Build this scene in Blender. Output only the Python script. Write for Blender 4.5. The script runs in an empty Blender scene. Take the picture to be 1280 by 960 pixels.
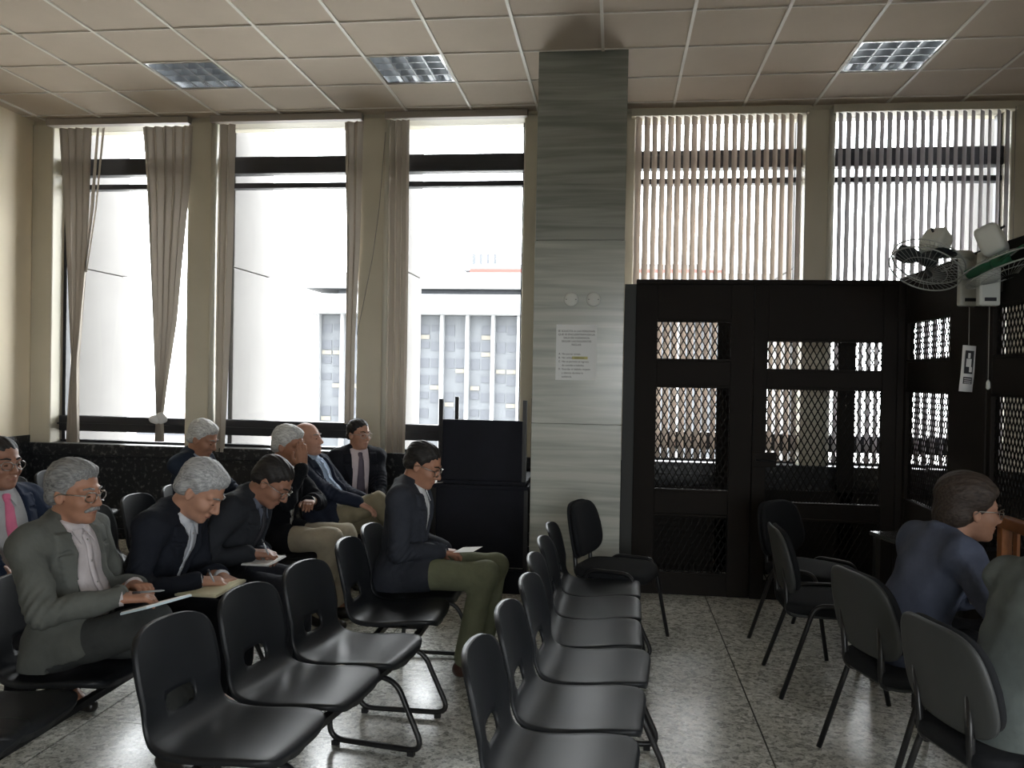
import bpy, bmesh, math, random
import numpy as np
from mathutils import Vector, Matrix

random.seed(7)
rng = np.random.default_rng(7)
PI = math.pi
SC = bpy.context.scene
COL = SC.collection

# ------------------------------------------------------------------ camera
EYE = 1.65                      # camera height above the floor
F_PX, YAW, PITCH, ROLL = 1036.3, .12354, -.01006, .0185
_cy, _sy, _cp, _sp = math.cos(YAW), math.sin(YAW), math.cos(PITCH), math.sin(PITCH)
FWD = Vector((-_sy * _cp, _cy * _cp, _sp)); _rt = Vector((_cy, _sy, 0)); _up = _rt.cross(FWD)
RGT = _rt * math.cos(ROLL) + _up * math.sin(ROLL)
UPV = _up * math.cos(ROLL) - _rt * math.sin(ROLL)
cam_d = bpy.data.cameras.new('camera'); cam = bpy.data.objects.new('camera', cam_d); COL.objects.link(cam)
cam_d.sensor_width = 36; cam_d.lens = F_PX / 1280 * 36; cam_d.clip_start = .05; cam_d.clip_end = 600
M3 = Matrix((RGT, UPV, -FWD)).transposed()
cam.matrix_world = Matrix.Translation((0, 0, EYE)) @ M3.to_4x4()
SC.camera = cam

def ray(x, y): return FWD + RGT * ((x - 640) / F_PX) + UPV * ((480 - y) / F_PX)
def at_y(x, y, Y):
    d = ray(x, y); t = Y / d.y; return Vector((d.x * t, Y, EYE + d.z * t))
def at_x(x, y, X):
    d = ray(x, y); t = X / d.x; return Vector((X, d.y * t, EYE + d.z * t))
def at_z(x, y, Z):
    d = ray(x, y); t = (Z - EYE) / d.z; return Vector((d.x * t, d.y * t, Z))

# ------------------------------------------------------------------ sky, daylight, exposure
SKY = 15.0
w = bpy.data.worlds.new('overcast_sky'); SC.world = w; w.use_nodes = True
nt = w.node_tree; bg = nt.nodes['Background']
bg.inputs[0].default_value = (.96, .98, 1.0, 1); bg.inputs[1].default_value = SKY
SC.view_settings.view_transform = 'Standard'; SC.view_settings.look = 'None'
SC.view_settings.gamma = 1; SC.view_settings.use_curve_mapping = False
SC.view_settings.exposure = 0.0
SC.cycles.use_denoising = True
SC.cycles.max_bounces = 10; SC.cycles.diffuse_bounces = 5; SC.cycles.glossy_bounces = 4
SC.cycles.transparent_max_bounces = 16; SC.cycles.sample_clamp_indirect = 8
SC.cycles.caustics_reflective = False; SC.cycles.caustics_refractive = False

WALL_Y = 7.52; CEIL = EYE + 2.40
LEFT_X = -5.68; RIGHT_X = 4.3; BACK_Y = -3.6
WINS = [(-5.46, -4.07), (-3.79, -2.385), (-2.105, -.855), (.14, 1.60), (1.83, 3.27)]
WIN_Z0, WIN_Z1 = .925, 3.99
REAR = [(-.2, 2.2)]; REAR_Z = (.95, 2.8)      # window in the wall behind the photographer
FLANK = (-.6, 1.2)                       # and one in the right-hand wall, beside him
for a, b in REAR:
    L = bpy.data.lights.new('rear_window_daylight', 'AREA'); L.shape = 'RECTANGLE'; L.size = b - a; L.size_y = REAR_Z[1] - REAR_Z[0]; L.cycles.is_portal = True
    o = bpy.data.objects.new('rear_window_daylight', L); COL.objects.link(o); o.location = ((a + b) / 2, BACK_Y - .21, sum(REAR_Z) / 2); o.rotation_euler = (PI / 2, 0, 0)
L = bpy.data.lights.new('flank_window_daylight', 'AREA'); L.shape = 'RECTANGLE'; L.size = REAR_Z[1] - REAR_Z[0]; L.size_y = FLANK[1] - FLANK[0]; L.cycles.is_portal = True
o = bpy.data.objects.new('flank_window_daylight', L); COL.objects.link(o); o.location = (RIGHT_X + .21, sum(FLANK) / 2, sum(REAR_Z) / 2); o.rotation_euler = (0, PI / 2, 0)
for a, b in WINS:                      # daylight portals guide the sampling of the sky through each window
    L = bpy.data.lights.new('window_daylight', 'AREA'); L.shape = 'RECTANGLE'
    L.size = b - a; L.size_y = WIN_Z1 - WIN_Z0; L.cycles.is_portal = True
    o = bpy.data.objects.new('window_daylight', L); COL.objects.link(o)
    o.location = ((a + b) / 2, WALL_Y + .26, (WIN_Z0 + WIN_Z1) / 2); o.rotation_euler = (-PI / 2, 0, 0)

# ------------------------------------------------------------------ materials
MATS = {}
def mat(name, col, rough=.6, metal=0., spec=.5, noise=None, bump=None, trans=0., emit=None):
    """principled material; noise=(scale, amount, dark factor); bump=(scale, strength, dist)"""
    if name in MATS: return MATS[name]
    m = bpy.data.materials.new(name); m.use_nodes = True; MATS[name] = m
    n = m.node_tree.nodes; l = m.node_tree.links; p = n['Principled BSDF']
    p.inputs['Base Color'].default_value = (*col, 1); p.inputs['Roughness'].default_value = rough
    p.inputs['Metallic'].default_value = metal; p.inputs['Specular IOR Level'].default_value = spec
    tc = None
    if noise or bump: tc = n.new('ShaderNodeTexCoord')
    if noise:
        t = n.new('ShaderNodeTexNoise'); t.inputs['Scale'].default_value = noise[0]; t.inputs['Detail'].default_value = 5
        l.new(tc.outputs['Object'], t.inputs['Vector'])
        r = n.new('ShaderNodeMapRange'); r.inputs[1].default_value = .3; r.inputs[2].default_value = .7
        r.inputs[3].default_value = 1 - noise[1]; r.inputs[4].default_value = 1 + noise[1]
        l.new(t.outputs['Fac'], r.inputs[0])
        mx = n.new('ShaderNodeMix'); mx.data_type = 'RGBA'; mx.blend_type = 'MULTIPLY'; mx.inputs[0].default_value = 1
        mx.inputs[6].default_value = (*col, 1); l.new(r.outputs[0], mx.inputs[7]); l.new(mx.outputs[2], p.inputs['Base Color'])
    if bump:
        t = n.new('ShaderNodeTexNoise'); t.inputs['Scale'].default_value = bump[0]; t.inputs['Detail'].default_value = 4
        mp = n.new('ShaderNodeMapping')
        if len(bump) > 3: mp.inputs['Scale'].default_value = bump[3]
        l.new(tc.outputs['Object'], mp.inputs[0]); l.new(mp.outputs[0], t.inputs['Vector'])
        b = n.new('ShaderNodeBump'); b.inputs['Strength'].default_value = bump[1]; b.inputs['Distance'].default_value = bump[2]
        l.new(t.outputs['Fac'], b.inputs['Height']); l.new(b.outputs[0], p.inputs['Normal'])
    if trans:
        out = n['Material Output']; tr = n.new('ShaderNodeBsdfTranslucent'); tr.inputs[0].default_value = (*col, 1)
        ms = n.new('ShaderNodeMixShader'); ms.inputs[0].default_value = trans
        l.new(p.outputs[0], ms.inputs[1]); l.new(tr.outputs[0], ms.inputs[2]); l.new(ms.outputs[0], out.inputs[0])
    return m

def glass_mat():
    m = bpy.data.materials.new('window_glass'); m.use_nodes = True; n = m.node_tree.nodes; l = m.node_tree.links
    n.remove(n['Principled BSDF'])
    t = n.new('ShaderNodeBsdfTransparent'); t.inputs[0].default_value = (.95, .96, .96, 1)
    g = n.new('ShaderNodeBsdfGlossy'); g.inputs['Roughness'].default_value = .02
    f = n.new('ShaderNodeFresnel'); f.inputs[0].default_value = 1.25
    x = n.new('ShaderNodeMixShader'); l.new(f.outputs[0], x.inputs[0]); l.new(t.outputs[0], x.inputs[1]); l.new(g.outputs[0], x.inputs[2])
    l.new(x.outputs[0], n['Material Output'].inputs[0]); return m

def terrazzo_mat():
    m = bpy.data.materials.new('terrazzo'); m.use_nodes = True; n = m.node_tree.nodes; l = m.node_tree.links; p = n['Principled BSDF']
    g = n.new('ShaderNodeNewGeometry')
    ns = n.new('ShaderNodeTexNoise'); ns.inputs['Scale'].default_value = 9; l.new(g.outputs['Position'], ns.inputs['Vector'])
    ad = n.new('ShaderNodeVectorMath'); ad.operation = 'MULTIPLY_ADD'; ad.inputs[1].default_value = (.03, .03, .03)
    l.new(ns.outputs['Color'], ad.inputs[0]); l.new(g.outputs['Position'], ad.inputs[2])
    def chips(scale, stops):
        v = n.new('ShaderNodeTexVoronoi'); v.inputs['Scale'].default_value = scale; v.inputs['Randomness'].default_value = 1
        l.new(ad.outputs[0], v.inputs['Vector'])
        r = n.new('ShaderNodeValToRGB'); e = r.color_ramp.elements; r.color_ramp.interpolation = 'CONSTANT'
        e[0].position = 0; e[0].color = (*stops[0][1], 1); e[1].position = stops[1][0]; e[1].color = (*stops[1][1], 1)
        for ps, c in stops[2:]:
            q = e.new(ps); q.color = (*c, 1)
        sp = n.new('ShaderNodeSeparateColor'); l.new(v.outputs['Color'], sp.inputs[0]); l.new(sp.outputs[0], r.inputs[0]); return r
    big = chips(44, [(0, (.25, .255, .23)), (.28, (.57, .575, .53)), (.60, (.70, .705, .655)), (.82, (.82, .83, .78)), (.94, (.92, .93, .89))])
    sm = chips(120, [(0, (.25, .25, .225)), (.35, (.62, .625, .575)), (.75, (.74, .745, .69))])
    mx = n.new('ShaderNodeMix'); mx.data_type = 'RGBA'; mx.inputs[0].default_value = .45
    l.new(big.outputs[0], mx.inputs[6]); l.new(sm.outputs[0], mx.inputs[7])
    st = n.new('ShaderNodeTexNoise'); st.inputs['Scale'].default_value = 1.7; st.inputs['Detail'].default_value = 6; l.new(g.outputs['Position'], st.inputs['Vector'])
    mr = n.new('ShaderNodeMapRange'); mr.inputs[1].default_value = .3; mr.inputs[2].default_value = .7; mr.inputs[3].default_value = .92; mr.inputs[4].default_value = 1.06
    l.new(st.outputs[0], mr.inputs[0])
    m2 = n.new('ShaderNodeMix'); m2.data_type = 'RGBA'; m2.blend_type = 'MULTIPLY'; m2.inputs[0].default_value = 1
    l.new(mx.outputs[2], m2.inputs[6]); l.new(mr.outputs[0], m2.inputs[7]); l.new(m2.outputs[2], p.inputs['Base Color'])
    mr2 = n.new('ShaderNodeMapRange'); mr2.inputs[1].default_value = .3; mr2.inputs[2].default_value = .7; mr2.inputs[3].default_value = .19; mr2.inputs[4].default_value = .27
    l.new(st.outputs[0], mr2.inputs[0]); l.new(mr2.outputs[0], p.inputs['Roughness']); return m

def streak_mat(name, c1, c2, scale, stretch, rough, contrast=(.35, .65), spec=.5):
    m = bpy.data.materials.new(name); m.use_nodes = True; n = m.node_tree.nodes; l = m.node_tree.links; p = n['Principled BSDF']
    g = n.new('ShaderNodeNewGeometry'); mp = n.new('ShaderNodeMapping'); mp.inputs['Scale'].default_value = stretch
    l.new(g.outputs['Position'], mp.inputs[0])
    t = n.new('ShaderNodeTexNoise'); t.inputs['Scale'].default_value = scale; t.inputs['Detail'].default_value = 7; t.inputs['Distortion'].default_value = .6
    l.new(mp.outputs[0], t.inputs['Vector'])
    r = n.new('ShaderNodeValToRGB'); e = r.color_ramp.elements
    e[0].position = contrast[0]; e[0].color = (*c1, 1); e[1].position = contrast[1]; e[1].color = (*c2, 1)
    l.new(t.outputs['Fac'], r.inputs[0]); l.new(r.outputs[0], p.inputs['Base Color'])
    p.inputs['Roughness'].default_value = rough; p.inputs['Specular IOR Level'].default_value = spec; return m

def granite_mat():
    m = bpy.data.materials.new('black_granite'); m.use_nodes = True; n = m.node_tree.nodes; l = m.node_tree.links; p = n['Principled BSDF']
    g = n.new('ShaderNodeNewGeometry'); t = n.new('ShaderNodeTexNoise'); t.inputs['Scale'].default_value = 26; t.inputs['Detail'].default_value = 8
    l.new(g.outputs['Position'], t.inputs['Vector'])
    r = n.new('ShaderNodeValToRGB'); e = r.color_ramp.elements
    e[0].position = .55; e[0].color = (.012, .013, .016, 1); e[1].position = .72; e[1].color = (.16, .16, .155, 1)
    l.new(t.outputs['Fac'], r.inputs[0]); l.new(r.outputs[0], p.inputs['Base Color']); p.inputs['Roughness'].default_value = .3; return m

GLASS = glass_mat(); TERRAZZO = terrazzo_mat(); GRANITE = granite_mat()
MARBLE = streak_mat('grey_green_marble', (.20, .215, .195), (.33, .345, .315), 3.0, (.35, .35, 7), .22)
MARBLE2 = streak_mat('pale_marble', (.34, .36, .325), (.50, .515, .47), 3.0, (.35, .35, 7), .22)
CEILTILE = mat('ceiling_tile', (.60, .515, .43), .9, spec=.1, noise=(2.0, .05), bump=(220, .25, .002))
CEILGRID = mat('ceiling_grid_paint', (.80, .76, .70), .5)
CREAM = mat('cream_paint', (.88, .77, .59), .6, spec=.3, noise=(1.3, .06))
COLPAINT = mat('column_paint', (.58, .54, .44), .5, spec=.3, noise=(2.0, .05))
DARKFRAME = mat('dark_window_frame', (.018, .019, .024), .45)
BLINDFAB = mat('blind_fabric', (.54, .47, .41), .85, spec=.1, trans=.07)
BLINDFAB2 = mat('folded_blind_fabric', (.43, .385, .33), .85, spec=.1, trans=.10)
WHITEP = mat('white_plastic', (.62, .64, .60), .45)
CAGEP = mat('dark_brown_cage_paint', (.019, .016, .014), .7, spec=.15)
CAGEMESH = mat('dark_wire', (.012, .011, .010), .7, spec=.2)
BLACKPL = mat('black_seat_plastic', (.012, .0135, .016), .44, spec=.36, noise=(6, .15), bump=(420, .12, .001))
BLACKMET = mat('black_tube_metal', (.012, .012, .013), .35)
RUBBER = mat('black_rubber', (.01, .01, .01), .8)
FABBLK = mat('black_upholstery', (.014, .015, .017), .9, spec=.2, bump=(600, .4, .002))
PLASTGR = mat('charcoal_back_plastic', (.045, .048, .048), .5, bump=(300, .15, .001))
TABLEBL = mat('black_laminate', (.011, .012, .018), .7, spec=.2, noise=(3, .2))
PAPER = mat('white_paper', (.80, .80, .78), .8, spec=.1)
PAPERC = mat('cream_paper', (.74, .71, .52), .8, spec=.1)
PAPERB = mat('pale_blue_paper', (.62, .74, .80), .7, spec=.1)
INK = mat('black_ink', (.03, .03, .035), .8)
WOOD = streak_mat('orange_wood', (.20, .065, .018), (.33, .12, .035), 6, (6, 1, 1), .35)
ALU = mat('louvre_aluminium', (.82, .84, .86), .14, metal=1)
TUBEWH = mat('lamp_tube_glass', (.85, .85, .84), .3)
_p = TUBEWH.node_tree.nodes['Principled BSDF']; _p.inputs['Emission Color'].default_value = (.95, .98, 1, 1); _p.inputs['Emission Strength'].default_value = .9
CONCRETE = mat('pale_concrete', (.165, .158, .152), .9, noise=(1.5, .08))
BWHITE = mat('tower_white_render', (.205, .21, .215), .9)
BGLASS = mat('tower_window', (.044, .048, .057), .6)
BPANEL = mat('tower_panel', (.075, .08, .087), .8, noise=(.4, .15))
BRED = mat('tower_red_band', (.22, .055, .045), .8)
GREENPL = mat('green_fan_blade', (.05, .20, .10), .4, trans=.3)
DARKBL = mat('dark_fan_blade', (.02, .025, .03), .4)
CORD = mat('pull_cord', (.30, .29, .27), .7)
STEEL = mat('glasses_metal', (.35, .34, .32), .3, metal=1)
GROUND = mat('street_ground', (.66, .65, .62), .95)
DARKWALL = mat('rear_wall_paint', (.52, .46, .36), .8)

# ------------------------------------------------------------------ mesh helpers
def tag(o, label=None, cat=None, group=None, kind=None):
    if label: o['label'] = label
    if cat: o['category'] = cat
    if group: o['group'] = group
    if kind: o['kind'] = kind
    return o
def empty(name, loc=(0, 0, 0), rz=0):
    o = bpy.data.objects.new(name, None); COL.objects.link(o); o.location = loc; o.rotation_euler = (0, 0, rz)
    o.empty_display_size = .1; return o
def link(name, me, parent=None):
    o = bpy.data.objects.new(name, me); COL.objects.link(o); o.parent = parent; return o
def copy_tree(o, parent=None):
    c = o.copy(); COL.objects.link(c); c.parent = parent
    for ch in o.children: copy_tree(ch, c)
    return c

class MB:
    def __init__(s): s.v = []; s.f = []; s.sm = []
    def add(s, vs, fs, smooth=False):
        b = len(s.v); s.v += [tuple(q) for q in vs]; s.f += [tuple(i + b for i in f) for f in fs]; s.sm += [smooth] * len(fs); return s
    def box(s, x0, x1, y0, y1, z0, z1, M=None):
        vs = [Vector((x, y, z)) for z in (z0, z1) for y in (y0, y1) for x in (x0, x1)]
        if M is not None: vs = [M @ q for q in vs]
        return s.add(vs, [(0, 2, 3, 1), (4, 5, 7, 6), (0, 1, 5, 4), (2, 6, 7, 3), (0, 4, 6, 2), (1, 3, 7, 5)])
    def bar(s, a, b, wdt, thk, nrm=(0, 1, 0)):
        a, b = Vector(a), Vector(b); d = (b - a).normalized(); n = Vector(nrm); n = (n - d * n.dot(d)).normalized(); q = d.cross(n)
        vs = [p + q * (sx * wdt / 2) + n * (sy * thk / 2) for p in (a, b) for sx, sy in ((-1, -1), (1, -1), (1, 1), (-1, 1))]
        return s.add(vs, [(0, 1, 2, 3), (7, 6, 5, 4), (0, 4, 5, 1), (1, 5, 6, 2), (2, 6, 7, 3), (3, 7, 4, 0)])
    def tube(s, pts, r, n=8, closed=False, caps=True, flat=1.0):
        pts = [Vector(p) for p in pts]; N = len(pts); rr = r if isinstance(r, (list, tuple)) else [r] * N
        tang = []
        for i in range(N):
            if closed: t = pts[(i + 1) % N] - pts[i - 1]
            else: t = pts[min(i + 1, N - 1)] - pts[max(i - 1, 0)]
            tang.append(t.normalized() if t.length > 1e-9 else Vector((0, 0, 1)))
        up = Vector((0, 0, 1)) if abs(tang[0].z) < .9 else Vector((0, 1, 0))
        nrm = (up - tang[0] * up.dot(tang[0])).normalized(); vs = []
        for i in range(N):
            nrm = (nrm - tang[i] * nrm.dot(tang[i])).normalized(); b = tang[i].cross(nrm)
            for k in range(n):
                a = 2 * PI * k / n; vs.append(pts[i] + nrm * (math.cos(a) * rr[i]) + b * (math.sin(a) * rr[i] * flat))
        fs = []
        for i in range(N if closed else N - 1):
            j = (i + 1) % N
            for k in range(n): fs.append((i * n + k, i * n + (k + 1) % n, j * n + (k + 1) % n, j * n + k))
        if caps and not closed: fs += [tuple(range(n - 1, -1, -1)), tuple((N - 1) * n + k for k in range(n))]
        return s.add(vs, fs, True)
    def lathe(s, prof, n=24, M=None):
        vs = []; fs = []
        for (r, z) in prof:
            for k in range(n):
                a = 2 * PI * k / n; q = Vector((r * math.cos(a), r * math.sin(a), z)); vs.append(M @ q if M is not None else q)
        for i in range(len(prof) - 1):
            for k in range(n): fs.append((i * n + k, i * n + (k + 1) % n, (i + 1) * n + (k + 1) % n, (i + 1) * n + k))
        fs += [tuple(range(n - 1, -1, -1)), tuple((len(prof) - 1) * n + k for k in range(n))]
        return s.add(vs, fs, True)
    def sq(s, c, h, e=4, nu=20, nv=12, M=None, fn=None):
        """superellipsoid cushion"""
        vs = []; fs = []
        P = lambda t: math.copysign(abs(t) ** (2 / e), t)
        for i in range(nv + 1):
            ph = -PI / 2 + PI * i / nv
            for k in range(nu):
                th = 2 * PI * k / nu
                q = Vector((P(math.cos(ph)) * P(math.cos(th)) * h[0], P(math.cos(ph)) * P(math.sin(th)) * h[1], P(math.sin(ph)) * h[2]))
                if fn: q = fn(q)
                q += Vector(c); vs.append(M @ q if M is not None else q)
        for i in range(nv):
            for k in range(nu): fs.append((i * nu + k, i * nu + (k + 1) % nu, (i + 1) * nu + (k + 1) % nu, (i + 1) * nu + k))
        return s.add(vs, fs, True)
    def mesh(s, name, m):
        me = bpy.data.meshes.new(name); me.from_pydata(s.v, [], s.f); me.materials.append(m)
        me.polygons.foreach_set('use_smooth', s.sm); me.update(); return me
    def build(s, name, m, parent=None, bevel=0):
        o = link(name, s.mesh(name, m), parent)
        if bevel:
            b = o.modifiers.new('bevel', 'BEVEL'); b.width = bevel; b.segments = 2; b.limit_method = 'ANGLE'
        return o
def box(name, m, x0, x1, y0, y1, z0, z1, parent=None, bevel=0, kind=None):
    o = MB().box(x0, x1, y0, y1, z0, z1).build(name, m, parent, bevel)
    if kind: o['kind'] = kind
    return o
def round_path(pts, r, seg=5, closed=False):
    """polyline with rounded corners"""
    pts = [Vector(p) for p in pts]; out = []; N = len(pts)
    for i in range(N):
        if not closed and i in (0, N - 1): out.append(pts[i]); continue
        a, b, c = pts[i - 1], pts[i], pts[(i + 1) % N]
        d1 = (a - b); d2 = (c - b); q = min(r, d1.length * .49, d2.length * .49)
        p0 = b + d1.normalized() * q; p1 = b + d2.normalized() * q
        for k in range(seg + 1):
            t = k / seg; out.append(p0 * (1 - t) ** 2 + b * (2 * t * (1 - t)) + p1 * t * t)
    return out
def face_dir(d, up=(0, 0, 1)):
    """rotation matrix whose Z axis is d"""
    d = Vector(d).normalized(); u = Vector(up); x = u.cross(d).normalized(); y = d.cross(x); return Matrix((x, y, d)).transposed().to_4x4()

# ================================================================== THE ROOM
# floor: terrazzo slabs with fine joints
floor = box('floor', mat('dark_joint', (.05, .05, .045), .8), LEFT_X, RIGHT_X, BACK_Y, WALL_Y, -.12, -.006, kind='structure')
xs = [.712 + 1.04 * k for k in range(-7, 5)]; ys = [5.41 + .905 * k for k in range(-11, 4)]
xs = [LEFT_X] + [x for x in xs if LEFT_X < x < RIGHT_X] + [RIGHT_X]; ys = [BACK_Y] + [y for y in ys if BACK_Y < y < WALL_Y] + [WALL_Y]
for i in range(len(xs) - 1):
    for j in range(len(ys) - 1):
        g = .004
        box('floor_slab', TERRAZZO, xs[i] + g, xs[i + 1] - g, ys[j] + g * .45, ys[j + 1] - g * .45, -.02, 0, floor)

# ceiling: lay-in tiles on a T-bar grid
ceiling = box('ceiling', mat('plenum', (.10, .09, .08), .9), LEFT_X - .4, RIGHT_X, BACK_Y, WALL_Y + .3, CEIL + .09, CEIL + .2, kind='structure')
GX0, GY0, T = -4.334, 5.509, .6
FIX = {(1, 1), (4, 1), (10, 1)}
COLS = range(-3, 15); ROWS = range(-15, 4)
def clampx(x): return max(LEFT_X - .4, min(RIGHT_X, x))
tiles = {}
for c in COLS:
    for r in ROWS:
        if (c, r) in FIX: continue
        x0, x1 = clampx(GX0 + c * T), clampx(GX0 + (c + 1) * T); y0, y1 = max(BACK_Y, GY0 + r * T), min(WALL_Y, GY0 + (r + 1) * T)
        if x1 - x0 < .02 or y1 - y0 < .02: continue
        if r < -3:               # behind the picture: one strip per column
            if r == -15: box('ceiling_tile', CEILTILE, x0, x1, BACK_Y, GY0 - 3 * T, CEIL, CEIL + .015, ceiling)
            continue
        key = (round(x1 - x0, 3), round(y1 - y0, 3))
        if key not in tiles:
            tiles[key] = MB().box(.004, key[0] - .004, .009, key[1] - .002, 0, .015).mesh('ceiling_tile', CEILTILE)
        o = link('ceiling_tile', tiles[key], ceiling); o.location = (x0, y0, CEIL)
for c in COLS:
    x = GX0 + c * T
    if LEFT_X - .4 < x < RIGHT_X: box('ceiling_grid_bar', CEILGRID, x - .011, x + .011, BACK_Y, WALL_Y, CEIL - .011, CEIL + .03, ceiling)
for r in range(-3, 4):
    y = GY0 + r * T; box('ceiling_cross_bar', CEILGRID, LEFT_X - .4, RIGHT_X, y - .005, y + .003, CEIL - .010, CEIL + .02, ceiling)

# side and rear walls
wl = box('wall_left', CREAM, LEFT_X - .2, LEFT_X, BACK_Y, WALL_Y + .25, .0, CEIL + .09, kind='structure')
box('granite_dado', GRANITE, LEFT_X, LEFT_X + .015, BACK_Y, WALL_Y, 0, .985, wl)
wg = box('wall_right', DARKWALL, RIGHT_X, RIGHT_X + .2, BACK_Y, WALL_Y + .25, 0, REAR_Z[0], kind='structure')
box('wall_band', DARKWALL, RIGHT_X, RIGHT_X + .2, BACK_Y, WALL_Y + .25, REAR_Z[1], CEIL + .09, wg)
for y0, y1 in ((BACK_Y, FLANK[0]), (FLANK[1], WALL_Y + .25)): box('wall_pier', DARKWALL, RIGHT_X, RIGHT_X + .2, y0, y1, *REAR_Z, wg)
wn = box('window_8', DARKFRAME, RIGHT_X + .09, RIGHT_X + .15, FLANK[0], FLANK[0] + .04, *REAR_Z, kind='structure')
box('jamb', DARKFRAME, RIGHT_X + .09, RIGHT_X + .15, FLANK[1] - .04, FLANK[1], *REAR_Z, wn)
for z in REAR_Z: box('rail', DARKFRAME, RIGHT_X + .09, RIGHT_X + .15, FLANK[0], FLANK[1], z - .03, z + .03, wn)
box('pane', GLASS, RIGHT_X + .12, RIGHT_X + .125, FLANK[0] + .04, FLANK[1] - .04, REAR_Z[0] + .03, REAR_Z[1] - .03, wn)
wr_ = box('wall_rear', DARKWALL, LEFT_X - .2, RIGHT_X + .2, BACK_Y - .2, BACK_Y, 0, REAR_Z[0], kind='structure')
box('wall_band', DARKWALL, LEFT_X - .2, RIGHT_X + .2, BACK_Y - .2, BACK_Y, REAR_Z[1], CEIL + .09, wr_)
ex = [LEFT_X - .2] + [q for p in REAR for q in p] + [RIGHT_X + .2]
for i in range(0, len(ex), 2): box('wall_pier', DARKWALL, ex[i], ex[i + 1], BACK_Y - .2, BACK_Y, REAR_Z[0], REAR_Z[1], wr_)
for i, (a, b) in enumerate(REAR):
    wn = box('window_%d' % (6 + i), DARKFRAME, a, a + .04, BACK_Y - .15, BACK_Y - .09, *REAR_Z, kind='structure')
    box('jamb', DARKFRAME, b - .04, b, BACK_Y - .15, BACK_Y - .09, *REAR_Z, wn); box('mullion', DARKFRAME, (a + b) / 2 - .02, (a + b) / 2 + .02, BACK_Y - .15, BACK_Y - .09, *REAR_Z, wn)
    for z in REAR_Z: box('rail', DARKFRAME, a, b, BACK_Y - .15, BACK_Y - .09, z - .03, z + .03, wn)
    for x0, x1 in ((a + .04, (a + b) / 2 - .02), ((a + b) / 2 + .02, b - .04)): box('pane', GLASS, x0, x1, BACK_Y - .125, BACK_Y - .12, REAR_Z[0] + .03, REAR_Z[1] - .03, wn)
# window wall: granite apron, sill, mullion columns, head
wb = box('wall_window_side', GRANITE, LEFT_X, RIGHT_X, WALL_Y - .02, WALL_Y + .25, 0, .88, kind='structure')
box('granite_sill', GRANITE, LEFT_X, RIGHT_X, WALL_Y - .09, WALL_Y + .27, .80, .915, wb, bevel=.008)
box('granite_ledge', GRANITE, LEFT_X, RIGHT_X, WALL_Y - .05, WALL_Y, .0, .10, wb)
box('window_head', COLPAINT, LEFT_X, RIGHT_X, WALL_Y - .03, WALL_Y + .27, WIN_Z1, CEIL + .09, wb)
cols = [(LEFT_X, -5.46), (-4.07, -3.79), (-2.385, -2.105), (-.855, -.60), (.03, .14), (1.60, 1.83), (3.27, 3.56)]
for a, b in cols:
    o = box('mullion_column', COLPAINT, a, b, WALL_Y - .06, WALL_Y + .27, .90, WIN_Z1 + .02, wb, bevel=.012)
    if b - a > .2 and a > LEFT_X and a != -.855:
        MB().tube([(b - .012, WALL_Y - .065, .92), (b - .012, WALL_Y - .065, WIN_Z1)], .028, 10).build('column_edge_roll', mat('pale_column_paint', (.60, .58, .50), .45), wb)
box('wall_right_of_windows', CREAM, 3.56, RIGHT_X, WALL_Y - .02, WALL_Y + .25, .88, CEIL + .09, wb)

# windows
for i, (a, b) in enumerate(WINS):
    y0, y1 = WALL_Y + .12, WALL_Y + .19
    wn = box('window_%d' % (i + 1), DARKFRAME, a, a + .035, y0, y1, WIN_Z0, WIN_Z1, kind='structure')
    box('jamb', DARKFRAME, b - .03, b, y0, y1, WIN_Z0, WIN_Z1, wn)
    box('transom', DARKFRAME, a, b, y0 - .06, y1, 3.54, 3.70, wn, bevel=.01)
    box('transom_lip', DARKFRAME, a, b, y0 - .03, y1, 3.405, 3.455, wn, bevel=.006)
    box('lower_rail', DARKFRAME, a, b, y0 - .05, y1, 1.025, 1.175, wn, bevel=.01)
    box('lower_rail_bead', DARKFRAME, a, b, y0 - .075, y0 - .045, 1.09, 1.105, wn)
    box('bottom_bar', DARKFRAME, a, b, y0 - .02, y1, WIN_Z0 - .01, WIN_Z0 + .012, wn)
    for z0, z1 in ((WIN_Z0 + .01, 1.03), (1.17, 3.41), (3.45, 3.545), (3.695, WIN_Z1)):
        box('pane', GLASS, a + .03, b - .025, y0 + .03, y0 + .035, z0, z1, wn)

# marble-clad pillar
PX0, PX1, PY0, PY1 = -.61, .055, 6.13, WALL_Y
pil = box('pillar', MARBLE, PX0 + .02, PX1 - .02, PY0 + .02, PY1, 0, CEIL + .09, kind='structure')
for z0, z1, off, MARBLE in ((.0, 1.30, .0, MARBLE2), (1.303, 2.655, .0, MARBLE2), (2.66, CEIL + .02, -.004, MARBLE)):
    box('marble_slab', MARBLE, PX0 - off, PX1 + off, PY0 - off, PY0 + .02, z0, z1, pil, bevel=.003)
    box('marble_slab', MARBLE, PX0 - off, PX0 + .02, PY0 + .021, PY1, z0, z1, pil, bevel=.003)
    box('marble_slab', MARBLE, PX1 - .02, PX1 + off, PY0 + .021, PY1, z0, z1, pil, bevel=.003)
box('pillar_plinth', GRANITE, PX0 - .012, PX1 + .012, PY0 - .012, PY1, 0, .09, pil)

# ================================================================== OUTSIDE
gr = MB().box(-300, 300, 9.5, 420, -16.2, -16).build('street_ground', GROUND); gr['kind'] = 'structure'
gr = MB().box(-300, 300, -300, 9.5, -16.2, -16).build('courtyard_ground', mat('asphalt', (.16, .16, .16), .95)); gr['kind'] = 'structure'
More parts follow.
